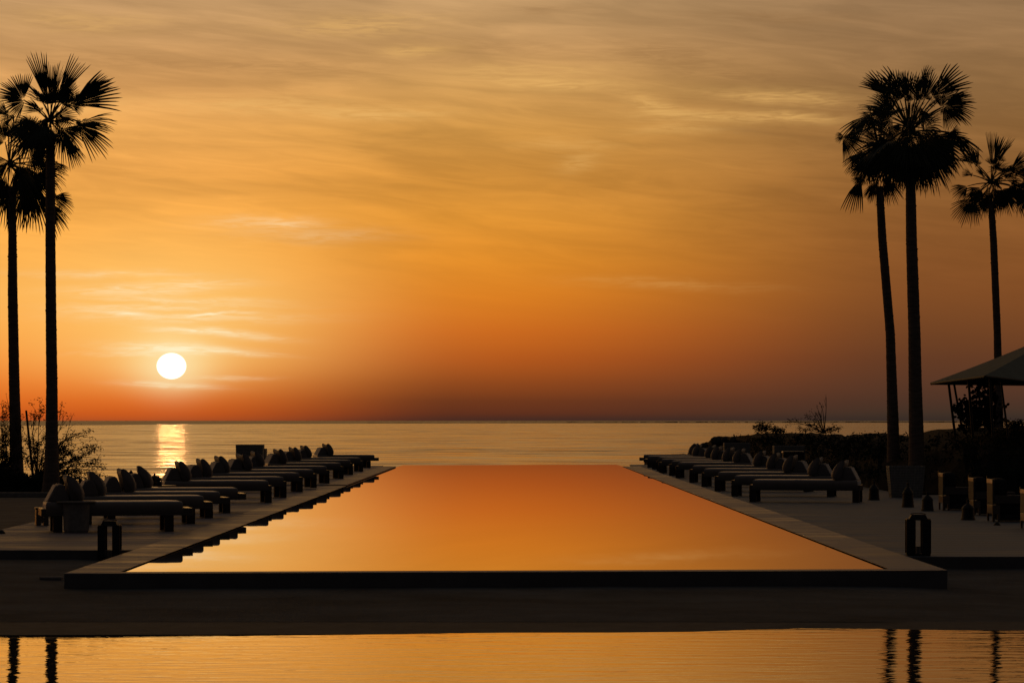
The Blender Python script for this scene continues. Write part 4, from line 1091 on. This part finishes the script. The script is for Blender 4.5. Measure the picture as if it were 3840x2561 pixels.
shrub(base, tl, 'big twiggy shrub spreading over the sea to the right of the left palms', rn_, leaf=.035, leafn=12, tw=.014, sub=7)
base = at(30, 1790, D1 + .3); tl = []
for (x, y, q) in [(22, 1475, .15), (12, 1520, .3), (30, 1525, 1), (20, 1570, 1.2), (5, 1600, 1), (25, 1600, 1), (2, 1640, 1.2), (28, 1660, 1.3), (10, 1690, 1.6), (35, 1720, 1.3), (-10, 1560, 1), (-15, 1700, 1.5), (15, 1740, 1.6), (84, 1560, .3), (80, 1600, .5), (88, 1640, .8), (85, 1690, 1)]:
    tl.append((at(x, y, D1 + rn_.uniform(-.4, .6)), q))
shrub(base, tl, 'twiggy shrub behind the trunk of the palm at the left edge', rn_, leaf=.035, leafn=12, tw=.013, sub=7)
p0, p1 = at(98, 1539, 60.9), at(124, 1790, 60.9)
tag(MB().tube([(0, 0, 0), tuple(p0 - p1)], [.030, .022], 10).build('garden_pole', M['twig'], loc=p1), 'thin leaning pole between the two left palm trunks', 'pole')

base = at(3090, 1625, 84); tl = []
for (x, y, q) in [(3097, 1478, .05), (3075, 1510, .15), (3065, 1530, .3), (3040, 1540, .3), (3030, 1565, 1.4), (3032, 1590, 1), (3058, 1550, .3), (3110, 1600, .8), (3120, 1612, .8), (3140, 1605, 1.2), (3148, 1608, .8), (2960, 1582, 1), (2950, 1592, .5), (3000, 1605, .5), (3010, 1618, 1.3), (3060, 1605, .7), (3085, 1530, .1)]:
    tl.append((at(x, y, 84 + rn_.uniform(-.4, .4)), q))
shrub(base, tl, 'sparse bare twigged sapling standing on top of the right bank', rn_, leaf=.042, leafn=8, tw=.016, sub=4, name='sapling', cat='sapling')
for (bx, by, tips_, lab) in [(2858, 1625, [(2835, 1600), (2850, 1595), (2858, 1586), (2868, 1598), (2882, 1596), (2875, 1606), (2840, 1608)], 'spiky tuft of leaves on the bank crest, left of the sapling'),
                             (2912, 1624, [(2895, 1610), (2905, 1605), (2920, 1606), (2932, 1612), (2940, 1616)], 'lower leafy tuft on the bank crest between the spiky tuft and the sapling'),
                             (3800, 1604, [(3770, 1590), (3785, 1592), (3800, 1585), (3812, 1592), (3826, 1588), (3835, 1590)], 'grassy tuft on the bank at the right edge, right of the canopy poles')]:
    dd_ = 93 if bx < 3000 else 67.5
    shrub(at(bx, by, dd_), [(at(x, y, dd_ + rn_.uniform(-.2, .2)), 1.2) for x, y in tips_], lab, rn_, leaf=.05, leafn=9, tw=.008, sub=4, name='leafy_tuft', cat='tuft')

# ------------------------------------------------------------------ canopy
Cn = at(3694.5, 1407, 61); A = at(3492, 1434, 66); B = at(4150, 1462, 64); D = at(4000, 1440, 72.5); AP = at(3985, 1237, 67.3)
t = empty('canopy', (12.2, 66, .6)); tag(t, 'pale canvas canopy with a peaked roof on thin poles at the right edge', 'canopy')
org = Vector(t.location)
mb = MB()
def panel(a, b, c, n=12, sag=.10):
    """curved triangular panel from eave a-b up to peak c"""
    g_ = {}
    for i in range(n + 1):
        for j in range(n + 1 - i):
            u_ = i / n; v_ = j / n; w_ = 1 - u_ - v_
            p_ = a * w_ + b * u_ + c * v_
            p_ = p_ - Vector((0, 0, 1)) * sag * (4 * v_ * (1 - v_) * .35)
            g_[i, j] = len(mb.v); mb.v.append(tuple(p_ - org))
    for i in range(n):
        for j in range(n - i):
            mb.f.append((g_[i, j], g_[i + 1, j], g_[i, j + 1]))
            if i + j < n - 1: mb.f.append((g_[i + 1, j], g_[i + 1, j + 1], g_[i, j + 1]))
for a_, b_ in ((A, Cn), (Cn, B), (B, D), (D, A)): panel(a_, b_, AP)
roof = mb.build('roof', M['canvas'], t, smooth=False)
sm = roof.modifiers.new('solid', 'SOLIDIFY'); sm.thickness = .012; sm.offset = -1
mb = MB()
tipA = at(3487, 1436, 66)
def band(a, b, n=10):
    pts_ = [a.lerp(b, k / n) - org for k in range(n + 1)]
    mb.tube([p_ + Vector((0, 0, -.03)) for p_ in pts_], .026, 8)
for a_, b_ in ((A, Cn), (Cn, B), (B, D), (D, A)): band(a_, b_)
mb.tube([A - org + Vector((0, 0, -.03)), at(3520, 1424, 65.8) - org + Vector((0, 0, -.05))], [.034, .03], 8)
mb.build('eave_trim', M['dark_metal'], t)
for (xa, ya, xb, yb_, dd_, r_) in [(3555, 1420, 3579, 1612, 65, .030), (3575, 1424, 3608, 1612, 70.3, .028), (3631, 1412, 3646, 1612, 63, .030), (3711, 1408, 3722, 1612, 61.3, .026), (3752, 1416, 3777, 1612, 61.8, .024)]:
    a_ = at(xa, ya, dd_); b_ = at(xb, yb_, dd_); b_ = b_ + (b_ - a_) * .15
    MB().tube([a_ - org, b_ - org], r_, 10).build('pole', M['dark_metal'], t)

base = at(3645, 1625, 66); tl = []
for (x, y, q) in [(3620, 1493, 1), (3616, 1510, 1.2), (3652, 1500, 1), (3590, 1520, 1), (3605, 1525, 1), (3670, 1512, 1.4), (3665, 1525, 1.4), (3640, 1510, 1.2), (3635, 1530, 1.2), (3588, 1548, 1.4), (3612, 1545, 1), (3675, 1550, 1),
                  (3697, 1548, .8), (3690, 1562, 1.3), (3650, 1540, 1.2), (3660, 1555, 1), (3615, 1570, .8), (3635, 1580, .9), (3598, 1598, .9), (3690, 1585, 1.3), (3660, 1580, 1)]:
    tl.append((at(x, y, 66 + rn_.uniform(-.3, .3)), q))
shrub(base, tl, 'round leaved shrub growing among the left canopy poles', rn_, leaf=.055, leafn=4, tw=.016, sub=3, round_leaf=True)
base = at(3712, 1625, 67); tl = []
for (x, y, q) in [(3640, 1440, .9), (3652, 1463, 1), (3668, 1470, 1), (3672, 1438, 1.3), (3682, 1450, 1.3), (3690, 1425, 1.2), (3665, 1428, 1), (3715, 1430, 1), (3702, 1455, 1), (3685, 1480, 1), (3700, 1470, 1.2), (3720, 1460, 1), (3695, 1500, 1.2), (3712, 1500, 1), (3722, 1520, .9),
                  (3705, 1530, 1.2), (3718, 1555, 1), (3708, 1580, 1), (3765, 1520, .6), (3762, 1550, .6), (3768, 1580, .6), (3725, 1490, 1)]:
    tl.append((at(x, y, 67 + rn_.uniform(-.3, .3)), q))
shrub(base, tl, 'taller round leaved bush reaching up to the canopy eave beside the palm trunk', rn_, leaf=.050, leafn=4, tw=.022, sub=3, round_leaf=True)
